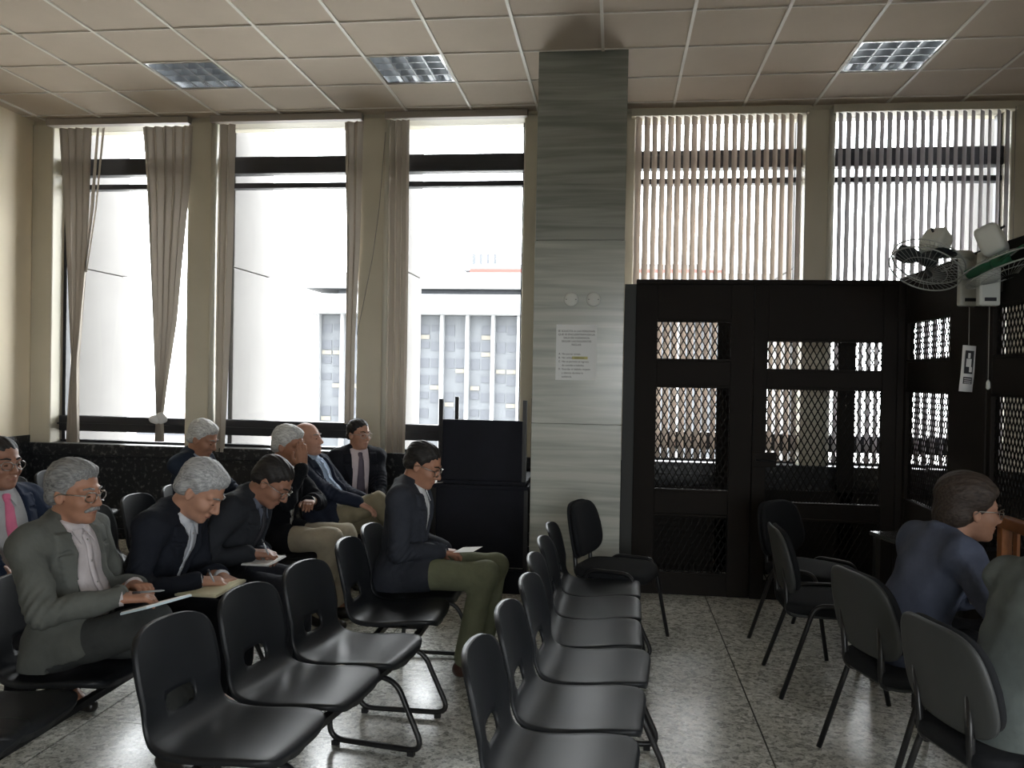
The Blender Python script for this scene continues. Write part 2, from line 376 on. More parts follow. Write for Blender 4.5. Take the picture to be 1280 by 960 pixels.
# storey slabs and the deep concrete fins of this building
for i, x in enumerate((-7.13, -5.44, -3.755, -2.08, -.46, 1.86, 3.56)):
    f = empty('facade_fin', (x, WALL_Y + .28, 0)); tag(f, kind='structure')
    for z0, z1 in ((-3, .2), (.21, 2.665), (2.675, 6.5)):
        box('concrete_panel', CONCRETE, -.34 if i < 5 else -.28, 0, 0, .92, z0, z1, f, bevel=.008)
# distant office tower
TY = 80
tw = empty('office_tower', (0, TY, 0)); tag(tw, 'hazy office tower with pale vertical fins and projecting roof slabs seen through windows', 'building')
def tp(x, y): q = at_y(x, y, TY); return q.x, q.z
def tbox(name, m, xa, xb, za, zb, y0, y1, parent=tw): return box(name, m, xa, xb, y0, y1, za, zb, parent)
X0, X1 = -29.5, 14.0
tbox('tower_wall', BPANEL, X0, X1, -16, 7.4, .0, 16)
tbox('eave_slab', BWHITE, X0 - 1.2, X1 + 1, 7.45, 9.3, -2.2, 17)
tbox('attic_storey', BPANEL, X0 + 2, X1 - 1, 9.3, 9.85, -.3, 15)
tbox('roof_slab', BWHITE, X0 - 1.1, X1 + 1, 9.87, 11.4, -2.0, 17)
tbox('red_roof_band', BRED, -14.2, X1 - 4, 11.45, 11.95, -.5, 12)
tbox('roof_block', BWHITE, -12.8, X1 - 6, 11.95, 12.5, 0, 11)
for k, x in enumerate((-14.1, -13.4, -12.7, -12.0)):
    tbox('roof_vent', BPANEL, x - .14, x + .14, 12.5 if k > 3 else 12.45, 13.65, 1, 1.4)
tbox('vent_deck', BWHITE, -15.0, -11.0, 11.9, 12.5, .5, 2.5)
k = 0
for x in [-29.4, -26.9] + [-21.9 + 2.52 * j for j in range(14)]:
    tbox('tower_fin', BWHITE, x - .17, x + .17, -16, 7.45, -.7, .1)
bays = [(-29.2, -26.95), (-26.7, -24.3), (-24.0, -22.1)] + [(-21.7 + 2.52 * j, -19.6 + 2.52 * j) for j in range(9)]
for j, (a, b) in enumerate(bays):
    for r in range(7):
        z = 6.4 - 1.65 * r
        sp = (b - a) / 2
        for q in range(2):
            if random.random() < .82:
                wd = tbox('window', BGLASS, a + q * sp + .12, a + (q + 1) * sp - .06, z - random.choice((.55, .8, .8, .95)), z + .1, -.06, .0)
            if random.random() < .25:
                tbox('sunblind', mat('tower_sunblind', (.14, .13, .11), .9), a + q * sp + .1, a + (q + 1) * sp - .05, z - 1.3, z - .9, -.12, -.05)
# low roofs further off
for (x0, x1, y, h, c, nm) in ((-62, -32, 100, -4.6, (.34, .25, .23), 'low_building'), (-40, -30, 75, -6, (.33, .31, .30), 'low_building')):
    lb = MB().box(x0, x1, y, y + 14, -16, h).build(nm, mat('roof_' + str(int(-h)), c, .9))
    tag(lb, 'low pinkish building with red roof trim beyond the glass' if y > 90 else 'low pale building standing before the office tower', 'building')
    MB().box(x0, x1, y - .3, y, h - .5, h).build('roof_trim', BRED if y > 90 else BWHITE, lb)
    for q in range(8):
        MB().box(x0 + 1 + q * (x1 - x0) / 8, x0 + (x1 - x0) / 8 + q * (x1 - x0) / 8, y - .08, y, h - 2.2, h - 1.0).build('window', BGLASS, lb)

# ================================================================== CEILING LIGHTS
def ceiling_light(c, r, label):
    t = empty('ceiling_light', (GX0 + (c + .5) * T, GY0 + (r + .5) * T, CEIL))
    tag(t, label, 'ceiling light', 'recessed ceiling lights')
    fr = MB()
    for s in (-1, 1):
        fr.box(-.29, .29, s * .28 - .012, s * .28 + .012, -.004, .085); fr.box(s * .28 - .012, s * .28 + .012, -.268, .268, -.004, .085)
    fr.build('frame', ALU, t); box('reflector', mat('lamp_reflector', (.55, .57, .58), .25, metal=.8), -.28, .28, -.28, .28, .075, .083, t)
    for k in range(5):
        q = -.268 + .134 * k
        if 0 < k < 4:
            MB().bar((q, -.268, .025), (q, .268, .025), .045, .012, (1, 0, 0)).build('louvre_blade', mat('louvre_satin', (.42, .44, .46), .32, metal=.85), t)
            MB().bar((-.268, q, .026), (.268, q, .026), .050, .010, (0, 1, 0)).build('louvre_blade', mat('louvre_satin', (.42, .44, .46), .32, metal=.85), t)
    for k in range(4):
        x = -.2 + .1333 * k; MB().tube([(x, -.262, .06), (x, .262, .06)], .012, 10).build('lamp_tube', TUBEWH, t)
ceiling_light(1, 1, 'square louvred ceiling light above the window with the two tied-back blind bunches')
ceiling_light(4, 1, 'square louvred ceiling light beside the marble pillar, on the side of the uncovered windows')
ceiling_light(10, 1, 'square louvred ceiling light above the closed blinds and the dark mesh cage')

# ================================================================== BLINDS
BY = WALL_Y - .10
def ribbon(mb, rows, thick=None):
    """rows: list of (p_left, p_right); a folded fabric strip"""
    vs = []; fs = []
    for a, b in rows: m = (Vector(a) + Vector(b)) / 2; vs += [a, m, b]
    for i in range(len(rows) - 1):
        fs += [(3 * i, 3 * i + 1, 3 * i + 4, 3 * i + 3), (3 * i + 1, 3 * i + 2, 3 * i + 5, 3 * i + 4)]
    mb.add(vs, fs, True); return mb
def closed_blind(a, b, n, ang, label, fab, ends=0):
    t = empty('vertical_blind', (a, BY, .92)); tag(t, label, 'blind', 'window blinds')
    zt = WIN_Z1 - .02 - .92
    box('head_rail', COLPAINT, -.03, b - a + .03, -.03, .05, zt - .015, zt + .05, t)
    for k in range(n):
        x = .04 + (b - a - .08) * k / (n - 1); an = ang + random.uniform(-.06, .06)
        if k > n - 1 - ends: an = ang - .5
        mb = MB(); wd = .043; prev = None; vs = []; fs = []
        for zi, z in enumerate((.03, zt * .5, zt - .02)):
            sw = random.uniform(-.004, .004)
            for u in (-1, -.5, 0, .5, 1):
                d = .008 * (1 - u * u)
                vs.append((x + sw + u * wd * math.cos(an) + d * math.sin(an), u * wd * math.sin(an) - d * math.cos(an), z))
        for zi in range(2):
            for u in range(4): fs.append((zi * 5 + u, zi * 5 + u + 1, zi * 5 + u + 6, zi * 5 + u + 5))
        mb.add(vs, fs, True); mb.build('slat', fab, t)
    MB().tube([(b - a + .01, -.03, zt), (b - a + .012, -.03, .5), (b - a + .008, -.03, .08)], .003, 6).build('control_cord', CORD, t)
closed_blind(.13, 1.58, 21, 0.88, 'closed beige vertical blind above the cage, beside the marble pillar', BLINDFAB)
closed_blind(1.84, 3.26, 21, .84, 'closed pale vertical blind behind the two wall fans', mat('cool_blind_fabric', (.46, .44, .45), .85, spec=.1, trans=.07))
def gather(t, ox, pts, n, fab, pinch=None):
    """pts: list of (pixel x0, x1, y) on the blind plane: a bunch of n slats between those edges"""
    rows = []
    for (xa, xb, y) in pts:
        A, B = at_y(xa, y, BY), at_y(xb, y, BY); rows.append((A.x, B.x, (A.z + B.z) / 2))
    for k in range(n):
        mb = MB(); rr = []
        for ri, (xa, xb, z) in enumerate(rows):
            w_ = (xb - xa) / n; xc = xa + w_ * (k + .5); hx = w_ * .62; sd = 1 if k % 2 else -1; hy = .018 + .006 * ((k * 7) % 3)
            rr.append((Vector((xc - hx - ox, -hy * sd, z - .92)), Vector((xc + hx - ox, hy * sd, z - .92))))
        ribbon(mb, rr); mb.build('slat', fab, t)
def tied_blind(i, label, gs):
    a, b = WINS[i]; t = empty('vertical_blind', (a, BY, .92)); tag(t, label, 'blind', 'window blinds')
    zt = WIN_Z1 - .92
    box('head_rail', mat('head_rail_paint', (.36, .32, .28), .5), -.03, b - a + .03, -.03, .05, zt - .012, zt + .05, t)
    for g in gs: gather(t, a, *g)
    return t
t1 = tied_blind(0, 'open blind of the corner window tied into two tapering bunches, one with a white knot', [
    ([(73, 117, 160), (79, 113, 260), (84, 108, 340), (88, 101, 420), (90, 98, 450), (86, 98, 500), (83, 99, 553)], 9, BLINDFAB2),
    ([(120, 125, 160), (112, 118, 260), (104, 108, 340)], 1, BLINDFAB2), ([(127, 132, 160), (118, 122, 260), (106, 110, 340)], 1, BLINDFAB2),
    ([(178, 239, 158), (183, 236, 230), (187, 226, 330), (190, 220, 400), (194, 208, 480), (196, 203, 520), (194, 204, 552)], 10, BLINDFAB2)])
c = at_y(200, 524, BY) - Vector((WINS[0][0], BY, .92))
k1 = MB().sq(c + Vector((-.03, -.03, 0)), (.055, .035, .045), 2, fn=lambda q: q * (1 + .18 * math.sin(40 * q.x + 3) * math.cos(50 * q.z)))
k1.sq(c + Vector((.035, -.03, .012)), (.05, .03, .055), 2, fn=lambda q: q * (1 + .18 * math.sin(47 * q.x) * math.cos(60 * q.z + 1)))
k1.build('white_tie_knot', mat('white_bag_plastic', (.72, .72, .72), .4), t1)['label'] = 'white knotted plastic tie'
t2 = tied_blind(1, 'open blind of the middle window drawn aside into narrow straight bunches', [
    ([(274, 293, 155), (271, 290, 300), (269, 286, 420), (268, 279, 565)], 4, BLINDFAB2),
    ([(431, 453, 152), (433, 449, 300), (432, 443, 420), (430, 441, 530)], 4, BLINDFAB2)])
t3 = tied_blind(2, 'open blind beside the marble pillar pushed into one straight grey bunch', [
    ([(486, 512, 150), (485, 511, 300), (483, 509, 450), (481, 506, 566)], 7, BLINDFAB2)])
cp_ = [at_y(x, y, BY - .03) for x, y in ((482, 165), (474, 260), (466, 320), (455, 375), (446, 420))]
MB().tube([p - Vector((WINS[2][0], BY, .92)) for p in cp_], .003, 6).build('control_cord', CORD, t3)

# ================================================================== THINGS ON THE PILLAR
def text_mesh(lines, size, m, parent, name='printed_text'):
    """lines: (text, x, z, size factor, align); text lies in the local XZ plane facing -Y"""
    bm = bmesh.new()
    for tx, x, z, sz, al in lines:
        cu = bpy.data.curves.new('t', 'FONT'); cu.body = tx; cu.size = size * sz; cu.align_x = al
        o = bpy.data.objects.new('t', cu); COL.objects.link(o)
        me = bpy.data.meshes.new_from_object(o)
        me.transform(Matrix.Translation((x, 0, z)) @ Matrix.Rotation(PI / 2, 4, 'X')); bm.from_mesh(me)
        bpy.data.objects.remove(o); bpy.data.curves.remove(cu); bpy.data.meshes.remove(me)
    me = bpy.data.meshes.new(name); bm.to_mesh(me); bm.free(); me.materials.append(m)
    o = link(name, me, parent); o['kind'] = 'stuff'; return o
nb = MB().box(-.15, .15, 0, .003, -.205, .205).build('notice_sheet', mat('notice_paper', (.76, .78, .78), .7))
nb.location = (-.288, PY0 - .0035, 1.83); tag(nb, 'white printed notice of courtroom rules taped to the marble pillar', 'notice')
ln = [('SE SOLICITA A LAS PERSONAS', 0, .150, 1, 'CENTER'), ('QUE SE ENCUENTRAN EN LA', 0, .125, 1, 'CENTER'), ('SALA DE AUDIENCIA', 0, .100, 1, 'CENTER'),
      ('SEGUIR LAS SIGUIENTES', 0, .075, 1, 'CENTER'), ('REGLAS', 0, .050, 1, 'CENTER'),
      ('A.', -.13, -.018, .95, 'LEFT'), ('No portar armas.', -.105, -.018, .95, 'LEFT'), ('B.', -.13, -.046, .95, 'LEFT'), ('No utilizar teléfonos.', -.105, -.046, .95, 'LEFT'),
      ('C.', -.13, -.074, .95, 'LEFT'), ('No se permite el ingreso', -.105, -.074, .95, 'LEFT'), ('de comida o bebidas.', -.105, -.102, .95, 'LEFT'),
      ('D.', -.13, -.130, .95, 'LEFT'), ('Guardar el debido respeto', -.105, -.130, .95, 'LEFT'), ('y silencio durante la', -.105, -.158, .95, 'LEFT'), ('audiencia.', -.105, -.186, .95, 'LEFT')]
tx = text_mesh(ln, .0205, INK, nb); tx.location = (0, -.0008, 0)
MB().box(-.03, .085, -.0005, 0, -.05, -.03).build('yellow_marker_stripe', mat('marker_yellow', (.55, .52, .22), .7), nb)
for x, nm in ((714, 'beside the pillar edge by the open windows'), (742, 'beside the pillar edge by the cage')):
    c = at_y(x, 374.5, PY0); M = Matrix.Rotation(PI / 2, 4, 'X')
    d = MB().lathe([(0.001, 0), (.05, 0), (.052, .006), (.045, .012), (.001, .014)], 24, M).build('cover_disc', mat('disc_paint', (.62, .64, .61), .4))
    d.location = (c.x, PY0 - .0005, c.z); tag(d, 'round pale cover plate above the notice, ' + nm, 'cover plate', 'round cover plates on the pillar')
    for s in (-1, 1): MB().sq((s * .035, -.0125, 0), (.004, .003, .004), 2, 8, 6).build('screw', DARKFRAME, d)

# ================================================================== DARK MESH CAGE
CY, CX, CZ = 6.45, 2.13, 2.37
cage = empty('mesh_cage', (0, CY, 0)); tag(cage, 'dark brown holding cage of metal frames with diamond mesh and a door', 'cage')
def mesh_infill(parent, origin, ud, W, H, cw=.047, ch=.088, th=.0085, name='diamond_mesh'):
    mb = MB(); ud = Vector(ud); o = Vector(origin); nrm = ud.cross(Vector((0, 0, 1))); s = ch / cw
    def seg(u0, v0, u1, v1): mb.bar(o + ud * u0 + Vector((0, 0, v0)), o + ud * u1 + Vector((0, 0, v1)), th, .003, nrm)
    k = -H / s
    while k < W + H / s:
        for sg in (1, -1):
            # line v = sg*s*(u-k) (+H if falling)
            pts = []
            ua, ub = (k, k + H / s)
            u0, u1 = max(0, ua), min(W, ub)
            if u1 - u0 < .004: continue
            f = (lambda u: s * (u - k)) if sg > 0 else (lambda u: H - s * (u - k))
            seg(u0, f(u0), u1, f(u1))
        k += cw
    ob = mb.build(name, CAGEMESH, parent); ob['kind'] = 'stuff'; return ob
def frame_panel(parent, u0, u1, zs, origin, ud, stile=.1, dep=.05, stiles=True):
    """zs: opening spans (z0,z1) from bottom to top; rails fill between"""
    ud = Vector(ud); nrm = ud.cross(Vector((0, 0, 1)))
    def bx(name, a, b, z0, z1, d=dep):
        mb = MB(); p = Vector(origin) + ud * ((a + b) / 2); mb.bar(p + Vector((0, 0, z0)), p + Vector((0, 0, z1)), b - a, d, nrm); return mb.build(name, CAGEP, parent, .004)
    if stiles: bx('stile', u0, u0 + stile, 0, CZ); bx('stile', u1 - stile, u1, 0, CZ)
    zz = [0] + [z for p in zs for z in p] + [CZ]
    for i in range(0, len(zz), 2):
        if zz[i + 1] - zz[i] > .01: bx('rail', u0 + stile, u1 - stile, zz[i], zz[i + 1], dep * .8)
    for z0, z1 in zs:
        mesh_infill(parent, Vector(origin) + ud * (u0 + stile) + Vector((0, 0, z0)), ud, u1 - u0 - 2 * stile, z1 - z0, *((.040, .075, .0105) if ud.y else ()))
        # thin moulding round the opening
        for a, b, c_, d_ in ((u0 + stile, u1 - stile, z0, z0 + .018), (u0 + stile, u1 - stile, z1 - .018, z1)): bx('bead', a, b, c_, d_, dep * 1.15)
frame_panel(cage, .15, 1.03, [(.155, .62), (.79, 1.60), (1.785, 2.10)], (0, 0, 0), (1, 0, 0), .165)
door = empty('door', (0, -.012, 0)); door.parent = cage
frame_panel(door, 1.035, 2.06, [(.12, .62), (.72, 1.60), (1.72, 1.96)], (0, 0, 0), (1, 0, 0), .10)
box('lock_box', CAGEP, 1.03, 1.21, -.05, -.02, 1.0, 1.11, door, .005)
MB().tube([(1.06, -.055, 1.055), (1.06, -.09, 1.055), (1.19, -.09, 1.05)], .009, 8).build('handle', BLACKMET, door)
# rear posts against the windows
for a, b in ((.87, 1.02), (1.87, 2.0)): box('rear_post', CAGEP, a, b, 7.25 - CY, 7.31 - CY, 0, CZ, cage)
box('rear_rail', CAGEP, .15, 2.13, 7.25 - CY, 7.30 - CY, CZ - .09, CZ, cage); box('rear_rail', CAGEP, .15, 4.0, 7.25 - CY, 7.30 - CY, .0, .72, cage)
box('roof_bar', CAGEP, .15, .21, 0, 7.3 - CY, CZ - .06, CZ, cage); box('roof_bar', CAGEP, 1.05, 1.11, 0, 7.3 - CY, CZ - .06, CZ, cage)
box('wall_filler', mat('filler_grey', (.05, .052, .05), .7), .062, .15, -.01, .03, 0, CZ, cage)
# flank towards the courtroom, running to the camera along x = CX
fl = [(.0, .15, None), ]
def side(y0, y1): return frame_panel(cage, y0, y1, [(.14, .62), (.79, 1.60), (1.80, 2.10)], (CX, 0, 0), (0, 1, 0), .05)
box('corner_post', CAGEP, 2.06, 2.16, -.05, .05, 0, CZ + .01, cage, .005)
side(5.52 - CY, 6.40 - CY)
box('post', CAGEP, CX - .035, CX + .045, 5.02 - CY, 5.52 - CY, 0, CZ + .04, cage, .006)
side(4.34 - CY, 5.02 - CY)
box('post', CAGEP, CX - .035, CX + .045, 4.24 - CY, 4.34 - CY, 0, CZ + .02, cage, .006)
box('side_top_bar', CAGEP, CX - .04, CX + .05, 4.24 - CY, .05, CZ, CZ + .06, cage, .006)
box('front_top_bar', CAGEP, .15, CX + .05, -.04, .05, CZ, CZ + .035, cage, .006)

# ================================================================== WALL FANS
def wall_fan(name, base, motor, front, rad, blade_mat, label, cord_len, swing):
    base, motor, front = Vector(base), Vector(motor), Vector(front).normalized()
    t = empty(name, base); tag(t, label, 'wall fan', 'fans over the cage post')
    box('wall_plate', WHITEP, -.055, .055, -.03, .03, -.24, .06, t, .012)
    box('switch_slot', DARKFRAME, -.03, .03, -.034, -.029, -.215, -.195, t)
    m = motor - base
    MB().tube(round_path([(0, 0, .02), (0, -.03, .06), m * .5 + Vector((0, 0, .02)), m], .05), .024, 10).build('arm', WHITEP, t)
    R = Matrix.Translation(m) @ face_dir(front)
    mb = MB().sq((0, 0, -.05), (.07, .062, .085), 5, 24, 14, R); mb.build('motor_housing', WHITEP, t)
    MB().tube([R @ Vector((0, .06, -.09)), R @ Vector((0, .085, -.095))], .007, 8).build('swing_knob', DARKFRAME, t)
    z0 = .085
    gd = MB()
    for (r, z) in ((rad, z0 + .0), (rad * .99, z0 + .055)): gd.tube([R @ Vector((r * math.cos(a), r * math.sin(a), z)) for a in [2 * PI * k / 40 for k in range(40)]], .0045, 6, True)
    for zf, zr in ((z0 - .03, -1), (z0 + .085, 1)):
        gd.tube([R @ Vector((rad * .62 * math.cos(a), rad * .62 * math.sin(a), z0 + .02 + zr * .047)) for a in [2 * PI * k / 32 for k in range(32)]], .002, 5, True)
        for k in range(40):
            a = 2 * PI * k / 40; e = Vector((math.cos(a), math.sin(a), 0))
            gd.tube([R @ (e * .05 + Vector((0, 0, zf))), R @ (e * rad * .62 + Vector((0, 0, z0 + .02 + zr * .047))), R @ (e * rad + Vector((0, 0, z0 + (.055 if zr > 0 else 0))))], .0013, 4)
    g = gd.build('guard', mat('guard_wire', (.36, .38, .36), .4), t); g['kind'] = 'stuff'
    MB().lathe([(.03, .03), (.05, .05), (.05, .09), (.02, .105)], 20, R).build('hub', blade_mat, t)
    for k in range(3):
        a0 = 2 * PI * k / 3 + .4; vs = []; fs = []
        for i in range(9):
            rr = .035 + (rad * .9 - .035) * i / 8; wd = (.35 + .75 * math.sin(PI * min(1, i / 8 * .8 + .12)))
            for j in range(5):
                a = a0 + (j / 4 - .5) * wd; vs.append(R @ Vector((rr * math.cos(a), rr * math.sin(a), .075 + .03 * (j / 4 - .5))))
        for i in range(8):
            for j in range(4): fs.append((i * 5 + j, i * 5 + j + 1, i * 5 + j + 6, i * 5 + j + 5))
        ob = MB().add(vs, fs, True).build('blade', blade_mat, t); ob.modifiers.new('thickness', 'SOLIDIFY').thickness = .003
    MB().tube([(0, -.02, -.24), (.002, -.021, -.24 - cord_len)], .0022, 6).build('pull_cord', CORD, t)
    return t
FY = 5.16
b1, b2 = at_y(1211, 338, FY), at_y(1236, 335, 4.86)
f1 = wall_fan('wall_fan', b1 + Vector((0, 0, .03)), at_y(1166, 313, FY - .06), (-.42, -.36, -.83), .20, DARKBL, 'white wall fan with dark blades turned toward the closed blinds', .30, 0)
f2 = wall_fan('wall_fan', b2 + Vector((0, 0, .03)), at_y(1244, 311, 4.76), (.30, -.22, -.93), .20, GREENPL, 'white wall fan with green blades facing down beside the other fan', .44, 0)
for f, bb in ((f1, b1), (f2, b2)): box('mounting_block', CAGEP, .055, CX - .036 - bb.x, -.025, .025, -.16, .03, f)
MB().lathe([(.004, -.70), (.012, -.69), (.010, -.66), (.003, -.645)], 12, Matrix.Translation((.002, -.021, 0))).build('cord_tip', WHITEP, f2)
sg = MB()
vs = []; fs = []
for i in range(9):
    z = -i * .27 / 8; dy = .006 * math.sin(i * .8)
    for x in (-.040 + .004 * math.sin(i * .7), .040 + .004 * math.sin(i * .7)): vs.append((x, dy, z))
for i in range(8): fs.append((2 * i, 2 * i + 1, 2 * i + 3, 2 * i + 2))
sg.add(vs, fs, True); so = sg.build('hanging_sign', PAPER); so.modifiers.new('thickness', 'SOLIDIFY').thickness = .001
so.location = (b1.x + .002, FY - .03, 1.875); so.rotation_euler = (0, .06, .15)
tag(so, 'small curling paper sign with a black picture hung from a fan cord', 'sign')
p = MB()
p.box(-.024, .026, -.008, -.0074, -.165, -.03); p.build('picture', INK, so)
p = MB(); p.box(-.008, .006, -.0095, -.0085, -.075, -.045); p.box(-.016, .014, -.0095, -.0085, -.125, -.078); p.box(.004, .02, -.0095, -.0085, -.155, -.125); p.build('figure', PAPER, so)
p = MB(); p.box(-.026, .026, -.008, -.0074, -.225, -.185); p.build('caption_box', INK, so)
p = MB()
for z in (-.195, -.207, -.218): p.box(-.02, .02, -.0095, -.0085, z - .003, z + .002)
p.build('caption_lines', PAPER, so)['kind'] = 'stuff'

# ================================================================== STACKED TABLES
def table(name, loc, rz, L, D, H, flip, label):
    t = empty(name, loc, rz); tag(t, label, 'table', 'black tables stacked by the pillar')
    S = lambda z0, z1: (z0, z1) if not flip else (H - z1, H - z0)
    box('table_top', TABLEBL, -L / 2, L / 2, -D / 2, D / 2, *S(H - .03, H), t, .004)
    ins = .0
    box('front_panel', TABLEBL, -L / 2 + .03, L / 2 - .03, -D / 2 + .02, -D / 2 + .038, *S(H - .50 if flip else .17, H - .03), t, .003)
    for sx in (-1, 1):
        for sy in (-1, 1): box('leg', BLACKMET, sx * (L / 2 - .02) - .016, sx * (L / 2 - .02) + .016, sy * (D / 2 - .02) - .016, sy * (D / 2 - .02) + .016, *S(0, H - .03), t)
    return t
table('office_table', (-1.02, 6.66, 0), 0, .76, .70, .80, False, 'black panelled table standing on the floor beside the pillar')
table('office_table', (-1.015, 6.70, .80), 0, .70, .70, .66, True, 'black table turned upside down on another, legs in the air')
box('floor_box', TABLEBL, -1.30, -.66, 6.20, 6.30, 0, .17, None, .004); tag(bpy.data.objects['floor_box'], 'low black box on the floor under the stacked tables', 'box')
ps = MB().box(-.05, .05, -.08, .08, 0, .002).build('paper_sheet', PAPER); ps.location = (-1.385, 6.40, .803); ps.rotation_euler = (0, -.12, .3)
tag(ps, 'small white sheet lying at the edge of the lower black table', 'paper')

# ================================================================== BEAM SEATS
def cr(P, n):
    """catmull-rom through rows of numbers"""
    P = [np.array(p, float) for p in P]; P = [2 * P[0] - P[1]] + P + [2 * P[-1] - P[-2]]; out = []
    m = len(P) - 3
    for i in range(n + 1):
        t = i / n * m; k = min(int(t), m - 1); t -= k; a, b, c, d = P[k:k + 4]
        out.append(.5 * ((2 * b) + (c - a) * t + (2 * a - 5 * b + 4 * c - d) * t * t + (3 * b - a - 3 * c + d) * t ** 3))
    return np.array(out)
def shell_mesh():
    prof = cr([(.243, .405, .06), (.250, .416, .115), (.249, .428, .155), (.236, .441, .185), (.205, .447, .205), (.12, .444, .214), (0, .430, .215), (-.1, .427, .212), (-.165, .443, .205), (-.203, .49, .199),
               (-.222, .55, .198), (-.240, .62, .203), (-.256, .69, .200), (-.268, .738, .188), (-.276, .768, .160), (-.281, .785, .110), (-.283, .792, .04)], 54)
    NU = 28; V = []; bm = bmesh.new(); idx = {}
    def pos(y, xx, zz, hw):
        bk = min(1, max(0, (zz - .45) / .12)); u = y / (max(hw, 1e-6) * (1 - bk) + .205 * bk)
        return Vector((xx + bk * .034 * (u * u), y, zz + (1 - bk) * (.010 * u * u - .016 * max(0, abs(u) - .8) * 5 * max(0, abs(u) - .8))))
    for i, (x, z, hw) in enumerate(prof):
        for j in range(NU + 1):
            u = -1 + 2 * j / NU; idx[i, j] = bm.verts.new(pos(u * hw, x, z, hw))
    A, B, ZC = .078, .031, .528
    inside = lambda v: (abs(v.co.y) / A) ** 3.5 + (abs(v.co.z - ZC) / B) ** 3.5 < 1 and v.co.x < -.1
    for i in range(len(prof) - 1):
        for j in range(NU):
            q = [idx[i, j], idx[i, j + 1], idx[i + 1, j + 1], idx[i + 1, j]]
            if sum(inside(v) for v in q) >= 3: continue
            bm.faces.new(q)
    for v in [v for v in bm.verts if not v.link_faces]: bm.verts.remove(v)
    bm.normal_update()
    be = [e for e in bm.edges if e.is_boundary]
    hole = [v for v in {v for e in be for v in e.verts} if abs(v.co.y) < .12 and abs(v.co.z - ZC) < .075 and v.co.x < -.1]
    for v in hole:
        for _ in range(3):
            g = ((abs(v.co.y) / A) ** 3.5 + (abs(v.co.z - ZC) / B) ** 3.5) ** (1 / 3.5); v.co.y /= g; v.co.z = ZC + (v.co.z - ZC) / g
        k = int(np.argmin(np.abs(prof[20:, 1] - v.co.z))) + 20; x, z, hw = prof[k]; v.co.x = pos(v.co.y, x, v.co.z, hw).x
    bm.normal_update()
    # rolled rim: pull the boundary down/back
    ret = bmesh.ops.extrude_edge_only(bm, edges=be); nv = [v for v in ret['geom'] if isinstance(v, bmesh.types.BMVert)]
    hs = set()
    for v in nv:
        bk = min(1, max(0, (v.co.z - .45) / .12)); v.co += Vector((-bk - (1 - bk) * .3 * (v.co.x > .15), 0, -(1 - bk))) * .019
        c = Vector((0, v.co.y, 0))
        if abs(v.co.y) > .15: v.co.y *= 1.02
    bmesh.ops.recalc_face_normals(bm, faces=bm.faces)
    for f in bm.faces: f.smooth = True
    me = bpy.data.meshes.new('seat_shell'); bm.to_mesh(me); bm.free(); me.materials.append(BLACKPL); return me
SHELL = shell_mesh()
LOOP = MB().tube(round_path([(.335, 0, .025), (.195, 0, .325), (-.10, 0, .325), (-.12, 0, .025)], .075, 6, True), .0125, 10, True).mesh('sled_leg', BLACKMET)
PADS = MB().box(-.10, -.07, -.012, .012, 0, .02).mesh('foot_pad', RUBBER); PADF = MB().box(.26, .29, -.012, .012, 0, .02).mesh('foot_pad', RUBBER)
BRK = MB().box(-.14, .14, -.02, .02, .352, .36).box(-.13, -.05, -.02, .02, .36, .425).box(.06, .15, -.02, .02, .36, .43).mesh('seat_bracket', BLACKMET)
def beam_seat(loc, rz, n, pitch, loops, label, group='linked black plastic seats'):
    t = empty('beam_seat', loc, rz); tag(t, label, 'bench', group)
    y0, y1 = -(n - 1) / 2 * pitch - .16, (n - 1) / 2 * pitch + .16
    for x in (-.07, .13): box('beam', BLACKMET, x - .015, x + .015, min(y0, *loops) - .02, max(y1, *loops) + .02, .325, .352, t)
    for k in range(n):
        y = -(n - 1) / 2 * pitch + k * pitch
        o = link('seat_shell', SHELL, t); o.location = (0, y, 0); sm_ = o.modifiers.new('thickness', 'SOLIDIFY'); sm_.thickness = .005; sm_.use_even_offset = False
        b = link('seat_bracket', BRK, t); b.location = (0, y, 0)
    for y in loops:
        o = link('sled_leg', LOOP, t); o.location = (0, y, 0)
        for pd in (PADS, PADF):
            link('foot_pad', pd, o)
    return t
PT = .452
beam_seat((-.12, 3.05, 0), -.08, 3, PT, (-.40, .40), 'bare row of three black seats along the aisle, farther from the pillar')
beam_seat((-.09, 4.38, 0), -.02, 3, .432, (-.66, .52), 'empty row of three black seats ending at the black padded chair by the pillar')
beam_seat((-1.18, 3.094, 0), -.15, 3, .452, (-.40, .44), 'row of three black seats with a white scrap on one of them')
beam_seat((-1.09, 4.34, 0), 0, 2, .42, (-.44, .40), 'row of two black seats where the man in green trousers sits')
beam_seat((-2.17, 3.38, 0), 0, 4, .5, (-.9, .9), 'row of black seats under the man in the grey suit and the writing men')
beam_seat((-2.17, 2.15, 0), 0, 2, .46, (-.3, .3), 'two empty black seats in line beside the man in the grey suit')
beam_seat((-2.2, 5.6, 0), 0, 4, .52, (-.8, .8), 'row of black seats under the men sitting nearest the windows')
beam_seat((-2.97, 4.55, 0), 0, 6, .5, (-1.2, 1.2), 'row of black seats behind the writing men, an empty one between two men')
beam_seat((-4.40, 5.9, 0), 0, 3, .48, (-.5, .5), 'empty black seats by the granite wall under the corner window')
sc = MB().box(-.03, .03, -.006, .006, 0, .0015).build('paper_scrap', PAPER); q = at_z(424, 832, .436); sc.location = q; sc.rotation_euler = (0, 0, .5)
tag(sc, 'tiny white paper scrap lying on an empty black seat', 'paper')

